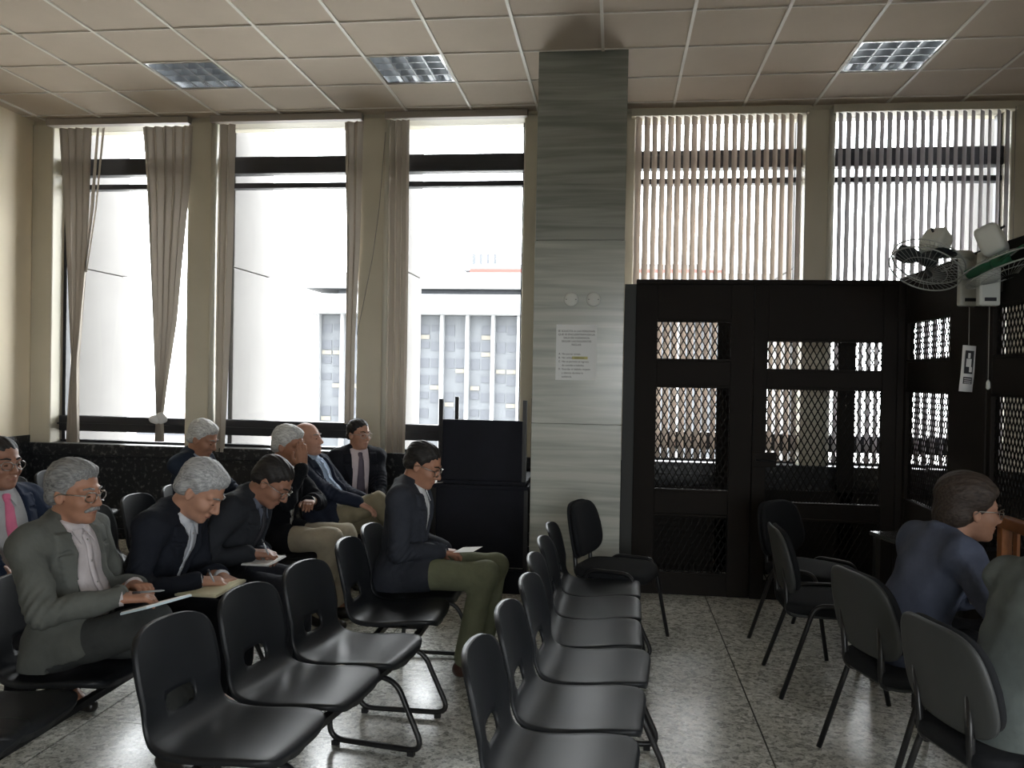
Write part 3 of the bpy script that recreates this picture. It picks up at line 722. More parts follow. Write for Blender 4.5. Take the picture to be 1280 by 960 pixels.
# ================================================================== PADDED CHAIRS
def padded_chair(loc, rz, label, back_mat=FABBLK, tall=.0):
    t = empty('padded_chair', loc, rz); tag(t, label, 'chair', 'black padded chairs')
    def sf(q):
        q = q.copy(); q.z -= .9 * max(0, q.x - .12) ** 2 * 2; q.y *= 1 - .12 * max(0, -q.x) / .23; return q
    MB().sq((0, 0, .452), (.235, .235, .034), 5, 36, 12, fn=sf).build('seat', FABBLK, t)
    MB().sq((-.01, 0, .418), (.20, .20, .012), 6, 28, 8).build('seat_pan', PLASTGR, t)
    B = Matrix.Translation((-.235, 0, .69)) @ Matrix.Rotation(-.20, 4, 'Y')
    def bf(q):
        q = q.copy(); q.y *= 1 - .13 * max(0, q.z) / .165 + .04 * max(0, -q.z) / .165; q.x += .55 * q.y * q.y; return q
    MB().sq((.012, 0, 0), (.024, .228, .168), 3.6, 14, 28, B, bf).build('backrest', FABBLK, t)
    MB().sq((-.016, 0, 0), (.014, .236, .176), 3.8, 14, 28, B, bf).build('back_shell', back_mat, t)
    for s in (-1, 1):
        MB().tube(round_path([(-.12, s * .12, .41), (-.215, s * .13, .405), (-.235, s * .14, .66)], .06), .014, 8).build('back_post', BLACKMET, t)
        MB().tube(round_path([(.27, s * .255, 0), (.175, s * .238, .487), (-.10, s * .238, .487), (-.265, s * .255, 0)], .06, 6), .0125, 10).build('leg_frame', BLACKMET, t)
    MB().tube([(.12, -.235, .425), (.12, .235, .425)], .010, 8).build('cross_tube', BLACKMET, t)
    MB().tube([(-.12, -.235, .425), (-.12, .235, .425)], .010, 8).build('cross_tube', BLACKMET, t)
    return t
padded_chair((.03, 5.22, 0), -.32, 'empty black padded chair standing against the pillar at the end of a seat row')
padded_chair((1.15, 4.68, 0), .0, 'empty black padded chair with splayed tube legs in the aisle beside the cage', PLASTGR)
padded_chair((1.25, 5.45, 0), -.75, 'empty black padded chair with its back to the cage door')
padded_chair((1.27, 3.70, 0), .28, 'charcoal-backed chair carrying the man in the blue suit', PLASTGR)
padded_chair((1.33, 2.98, 0), .25, 'charcoal-backed chair carrying the man in the grey-green jacket', PLASTGR)

# small dark table and wooden chair near the blue-suited man
t = empty('side_table', (1.74, 4.66, 0), .25); tag(t, 'small black glossy table behind the man in the blue suit', 'table')
box('table_top', mat('black_gloss', (.02, .02, .022), .15), -.28, .28, -.22, .22, .80, .825, t, .006)
for sx in (-1, 1):
    for sy in (-1, 1): box('leg', BLACKMET, sx * .25 - .014, sx * .25 + .014, sy * .19 - .014, sy * .19 + .014, 0, .80, t)
wx = at_y(1251, 643, 4.16)
t = empty('wooden_chair', (wx.x + .02, 4.16, 0), .05); tag(t, 'orange wooden chair back rising beside the man in the blue suit', 'chair')
for y in (0, -.42):
    MB().bar((.0, y, 0), (.0, y, wx.z - .03), .05, .05, (1, 0, 0)).build('rear_post', WOOD, t, .006)
    MB().bar((.22, y, 0), (.22, y, .45), .045, .045, (1, 0, 0)).build('front_leg', WOOD, t, .005)
MB().bar((0, .03, wx.z - .035), (0, -.45, wx.z - .035), .055, .055, (1, 0, 0)).build('top_rail', WOOD, t, .006)
MB().bar((0, .0, .62), (0, -.42, .62), .05, .03, (1, 0, 0)).build('lower_rail', WOOD, t, .004)
MB().sq((.12, -.21, .46), (.13, .235, .03), 6).build('seat', WOOD, t)
for k in range(3): MB().bar((0, -.105 - .105 * k, .63), (0, -.105 - .105 * k, wx.z - .05), .035, .014, (1, 0, 0)).build('back_slat', WOOD, t)

# ================================================================== PEOPLE
A3 = lambda *q: np.array(q, float)
def nrmz(v): return v / (np.linalg.norm(v) + 1e-12)
def Rx(a): c, s = math.cos(a), math.sin(a); return np.array([[1, 0, 0], [0, c, -s], [0, s, c]])
def Ry(a): c, s = math.cos(a), math.sin(a); return np.array([[c, 0, s], [0, 1, 0], [-s, 0, c]])
def Rz(a): c, s = math.cos(a), math.sin(a); return np.array([[c, -s, 0], [s, c, 0], [0, 0, 1]])

class Field:
    """signed-distance grid; solids are blended in, then one closed surface is drawn out of it"""
    def __init__(s, lo, hi, vox):
        s.lo = np.array(lo, np.float32); s.v = vox; s.n = np.ceil((np.array(hi) - lo) / vox).astype(int) + 1
        s.d = np.full(s.n, .5, np.float32); s.ax = [s.lo[i] + vox * np.arange(s.n[i], dtype=np.float32) for i in range(3)]
    def sl(s, lo, hi):
        a = np.maximum(np.floor((np.array(lo) - s.lo) / s.v).astype(int), 0); b = np.minimum(np.ceil((np.array(hi) - s.lo) / s.v).astype(int) + 1, s.n)
        if (b <= a).any(): return None
        S = tuple(slice(a[i], b[i]) for i in range(3))
        return S, s.ax[0][S[0]][:, None, None], s.ax[1][S[1]][None, :, None], s.ax[2][S[2]][None, None, :]
    def put(s, box_, fn, k=.01, mode='u', pad=None):
        m = (k + 4 * s.v) if pad is None else pad
        g = s.sl(np.array(box_[0]) - m, np.array(box_[1]) + m)
        if g is None: return
        S, X, Y, Z = g; p = fn(X, Y, Z).astype(np.float32); d = s.d[S]
        if mode == 'u': h = np.clip(.5 + .5 * (p - d) / k, 0, 1); s.d[S] = p * (1 - h) + d * h - k * h * (1 - h)
        else: p = -p; h = np.clip(.5 - .5 * (p - d) / k, 0, 1); s.d[S] = p * (1 - h) + d * h + k * h * (1 - h)
    def cone(s, a, b, ra, rb, k=.01, mode='u', sq=None):
        a, b = np.array(a, float), np.array(b, float); R = max(ra, rb); ab = b - a; L2 = ab @ ab + 1e-12
        def fn(X, Y, Z):
            px, py, pz = X - a[0], Y - a[1], Z - a[2]; t = np.clip((px * ab[0] + py * ab[1] + pz * ab[2]) / L2, 0, 1)
            return np.sqrt((px - t * ab[0]) ** 2 + (py - t * ab[1]) ** 2 + (pz - t * ab[2]) ** 2) - (ra + (rb - ra) * t)
        s.put((np.minimum(a, b) - R, np.maximum(a, b) + R), fn, k, mode)
    def ell(s, c, r, R=None, k=.01, mode='u'):
        c = np.array(c, float); r = np.array(r, float); R = np.eye(3) if R is None else R; m = r.max()
        def fn(X, Y, Z):
            px, py, pz = X - c[0], Y - c[1], Z - c[2]
            q = [(px * R[0, i] + py * R[1, i] + pz * R[2, i]) / r[i] for i in range(3)]
            k0 = np.sqrt(q[0] ** 2 + q[1] ** 2 + q[2] ** 2); k1 = np.sqrt((q[0] / r[0]) ** 2 + (q[1] / r[1]) ** 2 + (q[2] / r[2]) ** 2) + 1e-9
            return k0 * (k0 - 1) / k1
        s.put((c - m, c + m), fn, k, mode)
    def torus(s, c, ax, R_, r, k=.008, mode='u'):
        c = np.array(c, float); ax = nrmz(np.array(ax, float))
        def fn(X, Y, Z):
            px, py, pz = X - c[0], Y - c[1], Z - c[2]; h = px * ax[0] + py * ax[1] + pz * ax[2]
            q = np.sqrt(np.maximum(px * px + py * py + pz * pz - h * h, 0)) - R_; return np.sqrt(q * q + h * h) - r
        s.put((c - R_ - r, c + R_ + r), fn, k, mode)
    def all(s, fn, mode='i', k=.004):
        X, Y, Z = s.ax[0][:, None, None], s.ax[1][None, :, None], s.ax[2][None, None, :]
        p = fn(X, Y, Z).astype(np.float32)
        if mode == 'i': s.d = np.maximum(s.d, p)
        elif mode == 'add': s.d = s.d + p * (np.abs(s.d) < .06)
    def out(s, o, dr, mx=.3):
        """first point along a ray from inside where the field turns positive"""
        o = np.array(o, float); t = 0
        while t < mx:
            i = np.round((o + dr * t - s.lo) / s.v).astype(int)
            if (i < 0).any() or (i >= s.n).any() or s.d[tuple(i)] > 0: break
            t += s.v * .5
        return o + dr * t
    def mesh(s, name, m):
        d = s.d
        for a in range(3):
            i0 = [slice(None)] * 3; i0[a] = 0; d[tuple(i0)] = .1; i0[a] = -1; d[tuple(i0)] = .1
        neg = d < 0; n = np.array(d.shape); ids = []; pts = []; quads = []
        st = np.array([n[1] * n[2], n[2], 1])
        for a in range(3):
            A = [slice(None)] * 3; B = [slice(None)] * 3; A[a] = slice(0, -1); B[a] = slice(1, None)
            ix = np.argwhere(neg[tuple(A)] != neg[tuple(B)])
            if not len(ix): continue
            o = np.zeros(3, int); o[a] = 1; d0 = d[tuple(ix.T)]; d1 = d[tuple((ix + o).T)]; t = d0 / (d0 - d1)
            P = ix.astype(np.float32); P[:, a] += t; b, c = (a + 1) % 3, (a + 2) % 3; q = []
            for ob, oc in ((0, 0), (-1, 0), (-1, -1), (0, -1)):
                cc = ix.copy(); cc[:, b] += ob; cc[:, c] += oc; cid = cc @ st; q.append(cid); ids.append(cid); pts.append(P)
            q = np.stack(q, 1); fl = d0 > 0; q[fl] = q[fl][:, ::-1]; quads.append(q)
        ids = np.concatenate(ids); pts = np.concatenate(pts); quads = np.concatenate(quads)
        u, inv = np.unique(ids, return_inverse=True); cnt = np.bincount(inv)
        V = np.stack([np.bincount(inv, pts[:, i]) / cnt for i in range(3)], 1) * s.v + s.lo
        Q = np.searchsorted(u, quads)
        # two gentle relaxation steps
        e = np.concatenate([Q[:, [0, 1]], Q[:, [1, 2]], Q[:, [2, 3]], Q[:, [3, 0]]]); 
        for lam in (.45, -.40):
            acc = np.stack([np.bincount(e[:, 0], V[e[:, 1], i], len(V)) for i in range(3)], 1); c_ = np.bincount(e[:, 0], minlength=len(V))[:, None]
            V = V + lam * (acc / np.maximum(c_, 1) - V)
        me = bpy.data.meshes.new(name); me.vertices.add(len(V)); me.vertices.foreach_set('co', V.astype(np.float32).ravel())
        me.loops.add(Q.size); me.loops.foreach_set('vertex_index', Q.astype(np.int32).ravel())
        me.polygons.add(len(Q)); me.polygons.foreach_set('loop_start', np.arange(0, Q.size, 4, dtype=np.int32))
        me.polygons.foreach_set('use_smooth', np.ones(len(Q), bool)); me.update(calc_edges=True); me.validate(); me.materials.append(m); return me

def cloth(name, col, rough=.85): return mat('cloth_' + name, col, rough, spec=.15, noise=(14, .10), bump=(34, .35, .012))
def hairm(name, c1, c2): 
    if 'hair_' + name in MATS: return MATS['hair_' + name]
    m = streak_mat('hair_' + name, c1, c2, 130, (.22, 1.4, .9), .6, (.35, .65), .3); MATS['hair_' + name] = m
    n = m.node_tree.nodes; l = m.node_tree.links; b = n.new('ShaderNodeBump'); b.inputs['Strength'].default_value = .35; b.inputs['Distance'].default_value = .004
    t = [q for q in n if q.type == 'TEX_NOISE'][0]; l.new(t.outputs['Fac'], b.inputs['Height']); l.new(b.outputs[0], n['Principled BSDF'].inputs['Normal']); return m
SKIN = {k: mat('skin_' + k, c, .5, spec=.35, noise=(30, .07), bump=(160, .12, .002)) for k, c in
        dict(warm=(.40, .215, .145), tan=(.33, .165, .105), pink=(.46, .25, .18), brown=(.26, .13, .085)).items()}
EYEM = mat('eye_dark', (.03, .02, .015), .25); LIPM = mat('lips', (.27, .11, .085), .5)
HAIRS = dict(grey=((.12, .12, .12), (.27, .27, .265)), white=((.30, .30, .29), (.62, .62, .60)), silver=((.21, .215, .22), (.46, .465, .47)), black=((.008, .007, .007), (.025, .022, .02)), brown=((.020, .014, .011), (.055, .040, .032)))

def person(loc, rz, label, lean=(-.1, .05), neck=.25, head=(.1, 0, 0), hs=1.0, skin='warm', hair='grey', style='full', jacket=(.1, .1, .1), shirt=(.6, .6, .6), trousers=(.03, .03, .03),
           tie=None, opened=.55, handR=None, handL=None, poleR=(-.5, -.5, -.6), poleL=(-.5, .5, -.6), knees=None, ankles=None, shoe=(.02, .018, .016), glasses=False, moustache=False,
           vox=.006, curl=(.5, .5), palmR=(0, .2, -1), palmL=(0, -.2, -1), hdR=None, hdL=None, cname='a', broad=1.0, belly=0., pelvis_z=.545, hip_x=0., seat_z=.455, fw=None):
    W2L = lambda p: Rz(-rz) @ (np.array(p, float) - np.array([loc[0], loc[1], 0]))
    # ---- skeleton
    P = A3(hip_x, 0, pelvis_z); th1, th2 = lean
    s1 = A3(math.sin(th1), 0, math.cos(th1)); s2 = A3(math.sin(th2), 0, math.cos(th2)); f2 = A3(math.cos(th2), 0, -math.sin(th2)); f1 = A3(math.cos(th1), 0, -math.sin(th1))
    Wp = P + .155 * s1; C = Wp + .17 * s2; N = C + .142 * s2
    nd = A3(math.sin(neck), 0, math.cos(neck)); Hc = N + .152 * nd * hs
    RH = Rz(head[1]) @ Ry(head[0]) @ Rx(head[2]); hp = lambda *q: Hc + RH @ (A3(*q) * hs)
    sh = [N - .045 * s2 - .012 * f2 + A3(0, sg * .178 * broad, 0) for sg in (-1, 1)]      # right (-y), left (+y)
    knees = knees or [(.42, -.11, .53), (.42, .11, .53)]; ankles = ankles or [(.40, -.12, .09), (.40, .12, .09)]
    knees = [A3(*k) for k in knees]; ankles = [A3(*k) for k in ankles]
    hips = [P + A3(.0, sg * .088, -.005) for sg in (-1, 1)]
    hands = [W2L(handR) if handR is not None else A3(.30, -.14, .62), W2L(handL) if handL is not None else A3(.30, .14, .62)]
    elbows = []; wr = []
    for i, pole in enumerate((poleR, poleL)):
        S, Hn = sh[i], hands[i]; a, b = .285 * broad ** .5, .255; d = Hn - S; L = np.linalg.norm(d); L = min(L, (a + b) * .995); d = nrmz(d); Hn = S + d * L
        x = (a * a - b * b + L * L) / (2 * L); h = math.sqrt(max(a * a - x * x, 1e-6)); pl = A3(*pole); pl = nrmz(pl - d * (pl @ d)); elbows.append(S + d * x + pl * h); wr.append(Hn)
    # ---- body: one surface from the head to the ankles
    allp = np.array([P, Wp, C, N, Hc, *sh, *knees, *ankles, *hips, *elbows, *wr, *hands])
    lo = allp.min(0) - .20; hi = allp.max(0) + .20; lo[2] = max(lo[2], -.03)
    def torso(Fd, g, k=.05):
        Fd.ell(P + A3(-.01, 0, .0), A3(.125, .168 * broad, .105) + g, None, k)
        Fd.ell(Wp + f1 * (.012 + belly), A3(.108 + belly * .8, .145 * broad + belly * .3, .14) + g, Ry(th1), k)
        Fd.ell(C + f2 * .01, A3(.112, .158 * broad, .165) + g, Ry(th2), k)
        Fd.cone(sh[0] + A3(0, .03, .0), sh[1] - A3(0, .03, 0), .062 + g, .062 + g, k)
        for q in sh: Fd.cone(q + A3(0, -.02 * np.sign(q[1]), .005), N + s2 * .015 - f2 * .012, .05 + g, .05 + g, .03)
    B = Field(lo, hi, vox)
    torso(B, -.012)
    for i in range(2):
        B.cone(hips[i], knees[i], .075, .052, .03); B.cone(knees[i], ankles[i], .048, .035, .02); B.cone(ankles[i], ankles[i] + A3(.12, 0, -.05), .032, .025, .01)
        B.cone(sh[i], elbows[i], .048, .04, .02); B.cone(elbows[i], wr[i], .038, .026, .012)
    # hand with five fingers
    for i in range(2):
        fa = nrmz(wr[i] - elbows[i]); hd = (hdR, hdL)[i]; a = nrmz(A3(*hd)) if hd is not None else nrmz(fa + A3(.15, 0, -.15))
        n = -A3(*((palmR, palmL)[i])); n = nrmz(n - a * (n @ a)); l = np.cross(n, a) if i == 0 else np.cross(a, n)     # toward the thumb
        l = nrmz(l); w0 = wr[i]; cu = curl[i]
        for y, ln in ((.027, .070), (.009, .079), (-.010, .073), (-.027, .057)):
            kn = w0 + .092 * a * (1 - abs(y) * 1.2) + l * y; B.cone(w0 + .008 * a + l * y * .62, kn, .0155, .0118, .012)
            p = kn; dr = a; ang = 0
            for j, fr in enumerate((.44, .31, .25)):
                ang += cu * (.75, 1.0, .7)[j]; dr = math.cos(ang) * a - math.sin(ang) * n; q = p + dr * ln * fr; B.cone(p, q, .0098 - .0009 * j, .0092 - .0011 * j, .003); p = q
        t0 = w0 + .022 * a + l * .024 - n * .006; t1 = t0 + (.7 * a + .75 * l - .25 * n) * .036; t2 = t1 + nrmz(1.0 * a + .15 * l - .5 * cu * n) * .031; t3 = t2 + nrmz(a - .25 * l - .6 * cu * n) * .024
        B.cone(t0, t1, .0165, .0125, .012); B.cone(t1, t2, .0118, .0105, .004); B.cone(t2, t3, .0102, .0082, .004)
    # head
    B.cone(N + s2 * .0 - f2 * .005, hp(-.022, 0, -.055), .060, .054 * hs, .025)
    fw_ = fw or 1.0
    B.ell(hp(-.012, 0, .038), A3(.100, .077, .084) * hs, RH, .02); B.ell(hp(.028, 0, -.03), A3(.070, .0625 * fw_, .085) * hs, RH, .025)
    B.ell(hp(.048, 0, -.082), A3(.043, .048 * fw_, .036) * hs, RH, .025); B.ell(hp(.078, 0, -.098), A3(.022, .026, .020) * hs, RH, .015)
    for sg in (-1, 1):
        B.ell(hp(.060, sg * .040 * fw_, -.030), A3(.032, .024, .026) * hs, RH, .02)                      # cheekbones
        B.cone(hp(.088, sg * .012, .026), hp(.070, sg * .050, .022), .011 * hs, .010 * hs, .014)            # brow
        B.ell(hp(.100, sg * .033, .002), A3(.014, .019, .012) * hs, RH, .008, 's')                         # socket
        B.ell(hp(.080, sg * .032, .002), A3(.0135, .016, .0125) * hs, RH, .004)                            # lid
        B.ell(hp(-.006, sg * .077, -.012), A3(.019, .008, .032) * hs, RH @ Ry(-.2) @ Rz(sg * -.35), .008)       # ear
        B.ell(hp(.000, sg * .086, -.010), A3(.009, .006, .018) * hs, RH, .004, 's')
        B.ell(hp(.104, sg * .012, -.036), A3(.011, .009, .009) * hs, RH, .006)                             # nostril wing
    B.cone(hp(.093, 0, .012), hp(.117, 0, -.030), .0085 * hs, .0125 * hs, .010)
    B.ell(hp(.094, 0, -.060), A3(.012, .025, .0075) * hs, RH, .008); B.ell(hp(.090, 0, -.074), A3(.012, .022, .008) * hs, RH, .008)
    body = link('person', B.mesh('person', SKIN[skin])); body.location = (loc[0], loc[1], 0); body.rotation_euler = (0, 0, rz)
    tag(body, label, 'person', 'people seated in the courtroom')
    def part(name, Fd, m): return link(name, Fd.mesh(name, m), body)
    # ---- shirt
    Ls = np.linalg.norm(N - P); sx = nrmz(N - P); fx = nrmz(np.cross(A3(0, 1, 0), sx)); wv = rng.uniform(-1, 1, (6, 3)); wf = rng.uniform(28, 70, 6); wp = rng.uniform(0, 6, 6)
    def wrinkle(amp):
        def fn(X, Y, Z):
            r = 0
            for q, fq, ph in zip(wv, wf, wp): r = r + np.sin(fq * (q[0] * X + q[1] * Y + q[2] * Z) + ph)
            return amp * r / 2.5
        return fn
    tb = np.array([P, Wp, C, N, *sh]); tlo, thi = tb.min(0) - .24, tb.max(0) + .20
    vv = max(vox, .0055)
    Sf = Field(tlo, thi, vv); torso(Sf, .003); Sf.torus(N + s2 * .028 + f2 * .004, nrmz(s2 + .35 * f2), .065, .013, .012)
    Sf.all(wrinkle(.0022), 'add'); part('shirt', Sf, cloth('shirt_' + cname, shirt, .8))
    # ---- jacket
    jp = np.array([P, Wp, C, N, *sh, *elbows, *wr, *hips]); J = Field(jp.min(0) - .2, jp.max(0) + .2, vv)
    torso(J, .016); J.torus(N + s2 * .012 - f2 * .012, nrmz(s2 + .3 * f2), .072, .015, .012)
    for i in range(2):
        J.cone(hips[i], hips[i] + (knees[i] - hips[i]) * .32, .108, .098, .03)
        J.cone(sh[i], elbows[i], .067 * broad, .056, .035); J.cone(elbows[i], wr[i] - nrmz(wr[i] - elbows[i]) * .012, .054, .043, .02)
    J.cone(P + A3(-.03, -.07, -.06), P + A3(-.03, .07, -.06), .115, .115, .03)
    w0_, w1_ = .075, .085 * opened
    def wedge(X, Y, Z):
        px, py, pz = X - P[0], Y - P[1], Z - P[2]; t = (px * sx[0] + pz * sx[2]) / Ls; fr = px * fx[0] + pz * fx[2]
        wdt = np.where(t > .25, w1_ + (w0_ - w1_) * np.clip((t - .25) / .75, 0, 1.1), w1_ - (.25 - t) * .2 * (opened < .3) + (.25 - t) * .2 * (opened >= .3))
        return np.maximum(np.abs(py) - wdt, .035 - fr), t, fr
    X, Y, Z = J.ax[0][:, None, None], J.ax[1][None, :, None], J.ax[2][None, None, :]
    wd, t, fr = wedge(X, Y, Z)
    lap = ((wd > 0) & (wd < .062 * np.clip((t - .28) * 2.0, 0, 1) * (1 - .75 * ((t > .80) & (t < .835)))) & (fr > .03) & (t < .985)); J.d = J.d - .011 * lap
    J.d = J.d + wrinkle(.0052)(X, Y, Z).astype(np.float32) * (np.abs(J.d) < .05)
    # seams: sleeve folds round the elbow
    for i in range(2):
        ax_ = nrmz(wr[i] - sh[i]); r2 = (X - elbows[i][0]) ** 2 + (Y - elbows[i][1]) ** 2 + (Z - elbows[i][2]) ** 2
        ph = ((X - elbows[i][0]) * ax_[0] + (Y - elbows[i][1]) * ax_[1] + (Z - elbows[i][2]) * ax_[2])
        J.d = J.d + (.0045 * np.sin(ph * 190 + 3 * Y * 9) * np.exp(-r2 / .010)).astype(np.float32)
    J.d = np.maximum(J.d, -wd.astype(np.float32)); J.d = np.maximum(J.d, (seat_z + .004 - Z).astype(np.float32))
    part('jacket', J, cloth('jacket_' + cname, jacket))
    # cuffs
    for i in range(2):
        fa = nrmz(wr[i] - elbows[i]); mb = MB(); a_, b_ = wr[i] - fa * .02, wr[i] + fa * .013
        mb.tube([a_, b_], [.0335, .034], 16).build('cuff', cloth('shirt_' + cname, shirt, .8), body)
    # ---- trousers, shoes
    lp = np.array([P, *hips, *knees, *ankles]); L = Field(lp.min(0) - .18, lp.max(0) + .17, max(vox, .007))
    L.ell(P + A3(-.01, 0, -.015), A3(.135, .178 * broad, .09), None, .04)
    for i in range(2):
        L.cone(hips[i] + A3(0, 0, -.0), knees[i], .094, .074, .04); L.cone(knees[i], ankles[i] + A3(0, 0, .02), .070, .060, .03)
    XX, YY, ZZ = L.ax[0][:, None, None], L.ax[1][None, :, None], L.ax[2][None, None, :]
    L.d = L.d + wrinkle(.0045)(XX, YY, ZZ).astype(np.float32) * (np.abs(L.d) < .05)
    L.d = np.maximum(L.d, np.where(XX < hip_x + .2, seat_z - .003 - ZZ, -1).astype(np.float32)); L.all(lambda X, Y, Z: .055 - Z + 0 * X + 0 * Y)
    part('trousers', L, cloth('trousers_' + cname, trousers))
    for i in range(2):
        an = ankles[i]; fd = nrmz(A3(*(ankles[i] - knees[i]))); tz = an[2] - .09
        S_ = Field(an - A3(.15, .12, .16), an + A3(.28, .12, .10), .007); S_.cone(an + A3(-.03, 0, -.045), an + A3(.06, 0, -.05), .042, .040, .03); S_.cone(an + A3(.06, 0, -.055), an + A3(.16, (i * 2 - 1) * .015, -.062), .040, .030, .03)
        S_.cone(an + A3(-.015, 0, .0), an + A3(-.01, 0, -.03), .038, .042, .02); S_.all(lambda X, Y, Z: (.003 + tz) - Z + 0 * X + 0 * Y); part('shoe', S_, mat('leather_' + cname, shoe, .35))
    # ---- hair
    hv = vox * .85; Hf = Field(Hc - .19 * hs, Hc + .19 * hs, hv); sw = .014
    if style == 'full': Hf.ell(hp(-.016, 0, .047), A3(.110, .089, .093) * hs, RH, .01); Hf.ell(hp(.035, 0, .085), A3(.060, .062, .040) * hs, RH, .02); Hf.ell(hp(-.045, 0, -.015), A3(.070, .080, .075) * hs, RH, .02)
    elif style == 'short': Hf.ell(hp(-.014, 0, .042), A3(.106, .084, .087) * hs, RH, .01); Hf.ell(hp(-.045, 0, -.015), A3(.068, .077, .07) * hs, RH, .02)
    elif style == 'shaggy':
        Hf.ell(hp(-.018, 0, .050), A3(.117, .096, .097) * hs, RH, .01); Hf.ell(hp(.060, 0, .070), A3(.055, .070, .040) * hs, RH, .02); Hf.ell(hp(-.050, 0, -.025), A3(.080, .086, .085) * hs, RH, .02)
    elif style == 'balding': Hf.ell(hp(-.035, 0, .0), A3(.090, .086, .070) * hs, RH, .01)
    X, Y, Z = Hf.ax[0][:, None, None] - Hc[0], Hf.ax[1][None, :, None] - Hc[1], Hf.ax[2][None, None, :] - Hc[2]
    hx = (RH[0, 0] * X + RH[1, 0] * Y + RH[2, 0] * Z) / hs; hy = (RH[0, 1] * X + RH[1, 1] * Y + RH[2, 1] * Z) / hs; hz = (RH[0, 2] * X + RH[1, 2] * Y + RH[2, 2] * Z) / hs
    Hf.d = Hf.d + (.0022 * np.sin(hx * 60 + 40 * hy + 2) * np.sin(hz * 60 + 75 * hy) + .0012 * np.sin(hy * 230 + hz * 130 + hx * 40)).astype(np.float32)
    line = {'full': .62, 'short': .66, 'shaggy': .45, 'balding': .2}[style]; x0 = {'full': .026, 'short': .022, 'shaggy': .040, 'balding': -.01}[style]
    cut = np.maximum(hx - (x0 + (hz + .015) * line), -(hz - (-.022 - (x0 - hx) * {'full': .45, 'short': .35, 'shaggy': .6, 'balding': .4}[style])))
    cut = cut + np.clip(np.abs(hy) - .028, 0, .04) * np.clip(hz * 22, 0, 1) * (.35 if style != 'shaggy' else .05) + .0030 * np.sin(hy * 210 + 1) * np.sin(hz * 170 + hx * 90)
    if style == 'balding': cut = np.maximum(cut, hz - .055)
    Hf.d = Hf.d + (np.clip(1 + cut / .034, 0, 1) ** 1.5 * {'full': .015, 'short': .0085, 'shaggy': .014, 'balding': .008}[style] * hs).astype(np.float32)
    Hf.d = np.maximum(Hf.d, (cut * hs).astype(np.float32)); part('hair', Hf, hairm(hair, *HAIRS[hair]))
    # ---- face details
    hm = hairm(hair, *HAIRS[hair])
    for sg in (-1, 1):
        MB().tube([hp(.1005, sg * .014, .026), hp(.0965, sg * .032, .032), hp(.080, sg * .053, .027)], [.004 * hs, .0048 * hs, .0025 * hs], 6).build('eyebrow', hm if hair in ('black', 'brown') else hairm('grey', *HAIRS['grey']), body)
        MB().sq((0, 0, 0), (.0035, .0115, .0032), 2, 12, 8, Matrix.Translation(hp(.0925, sg * .032, -.002)) @ Matrix(RH.tolist()).to_4x4()).build('eye', EYEM, body)
    MB().tube([hp(.094, -.024, -.068), hp(.1035, 0, -.067), hp(.094, .024, -.068)], [.002, .0042, .002], 6).build('lips', LIPM, body)
    if moustache:
        Mf = Field(Hc - .19, Hc + .19, .0035)
        for sg in (-1, 1): Mf.cone(hp(.106, sg * .006, -.048), hp(.090, sg * .036, -.062), .0105 * hs, .0065 * hs, .01)
        part('moustache', Mf, hairm('grey', *HAIRS['grey']))
    if glasses:
        g = MB()
        for sg in (-1, 1):
            g.tube([hp(.112 - .35 * abs(.034 * 0 + .027 * math.cos(a)) * 0 - .012 * (sg * math.cos(a) > .3), sg * .035 + .026 * math.cos(a), -.002 + .020 * math.sin(a)) for a in [2 * PI * k / 20 for k in range(20)]], .0021, 6, True)
            g.tube([hp(.101, sg * .061, .006), hp(.06, sg * .080, .006), hp(.0, sg * .086, .002), hp(-.02, sg * .086, -.012)], .0022, 6)
        g.tube([hp(.112, -.010, .004), hp(.119, 0, .007), hp(.112, .010, .004)], .0021, 6); g.build('glasses', STEEL, body)
    sm2 = cloth('shirt_' + cname, shirt, .8)
    for sg in (-1, 1):                                     # collar wings
        q = [Sf.out(P + sx * Ls * tt + A3(0, sg * yy, 0), fx) + fx * .007 for tt, yy in ((.985, .006), (.985, .050), (.865, .040))]
        co = MB().add([*q], [(0, 1, 2)]).build('collar_wing', sm2, body); co.modifiers.new('thickness', 'SOLIDIFY').thickness = .004
    if not tie:
        mb = MB(); vs = []; fs = []; bt = MB()
        for j, tt in enumerate(np.linspace(.95, .15, 14)):
            p = Sf.out(P + sx * Ls * tt, fx) + fx * .002; vs += [p + A3(0, -.016, 0), p + A3(0, .016, 0)]
            if j: fs.append((2 * j - 2, 2 * j - 1, 2 * j + 1, 2 * j))
            if j % 3 == 1: bt.sq(tuple(p + fx * .003), (.003, .0055, .0055), 2, 8, 6)
        mb.add(vs, fs, True); po = mb.build('placket', sm2, body); po.modifiers.new('thickness', 'SOLIDIFY').thickness = .003
        bt.build('shirt_buttons', mat('button', (.25, .24, .23), .4), po)['kind'] = 'stuff'
    if tie:
        pts = []
        for tt in np.linspace(.97, .22, 14):
            o_ = P + sx * Ls * tt; pts.append(Sf.out(o_, fx) + fx * .004)
        mb = MB(); vs = []; fs = []
        for j, p in enumerate(pts):
            hw = .018 if j == 0 else (.013 if j == 1 else .016 + .022 * j / 13)
            for u, dz in ((-1, -.004), (0, .004), (1, -.004)): vs.append(p + A3(0, u * hw, 0) + fx * dz)
        for j in range(13): fs += [(3 * j, 3 * j + 1, 3 * j + 4, 3 * j + 3), (3 * j + 1, 3 * j + 2, 3 * j + 5, 3 * j + 4)]
        mb.add(vs, fs, True); to = mb.build('tie', cloth('tie_' + cname, tie, .6), body); to.modifiers.new('thickness', 'SOLIDIFY').thickness = .006
        MB().sq(tuple(pts[0] + fx * .005), (.014, .019, .018), 3, 14, 8).build('tie_knot', cloth('tie_' + cname, tie, .6), to)
    return body

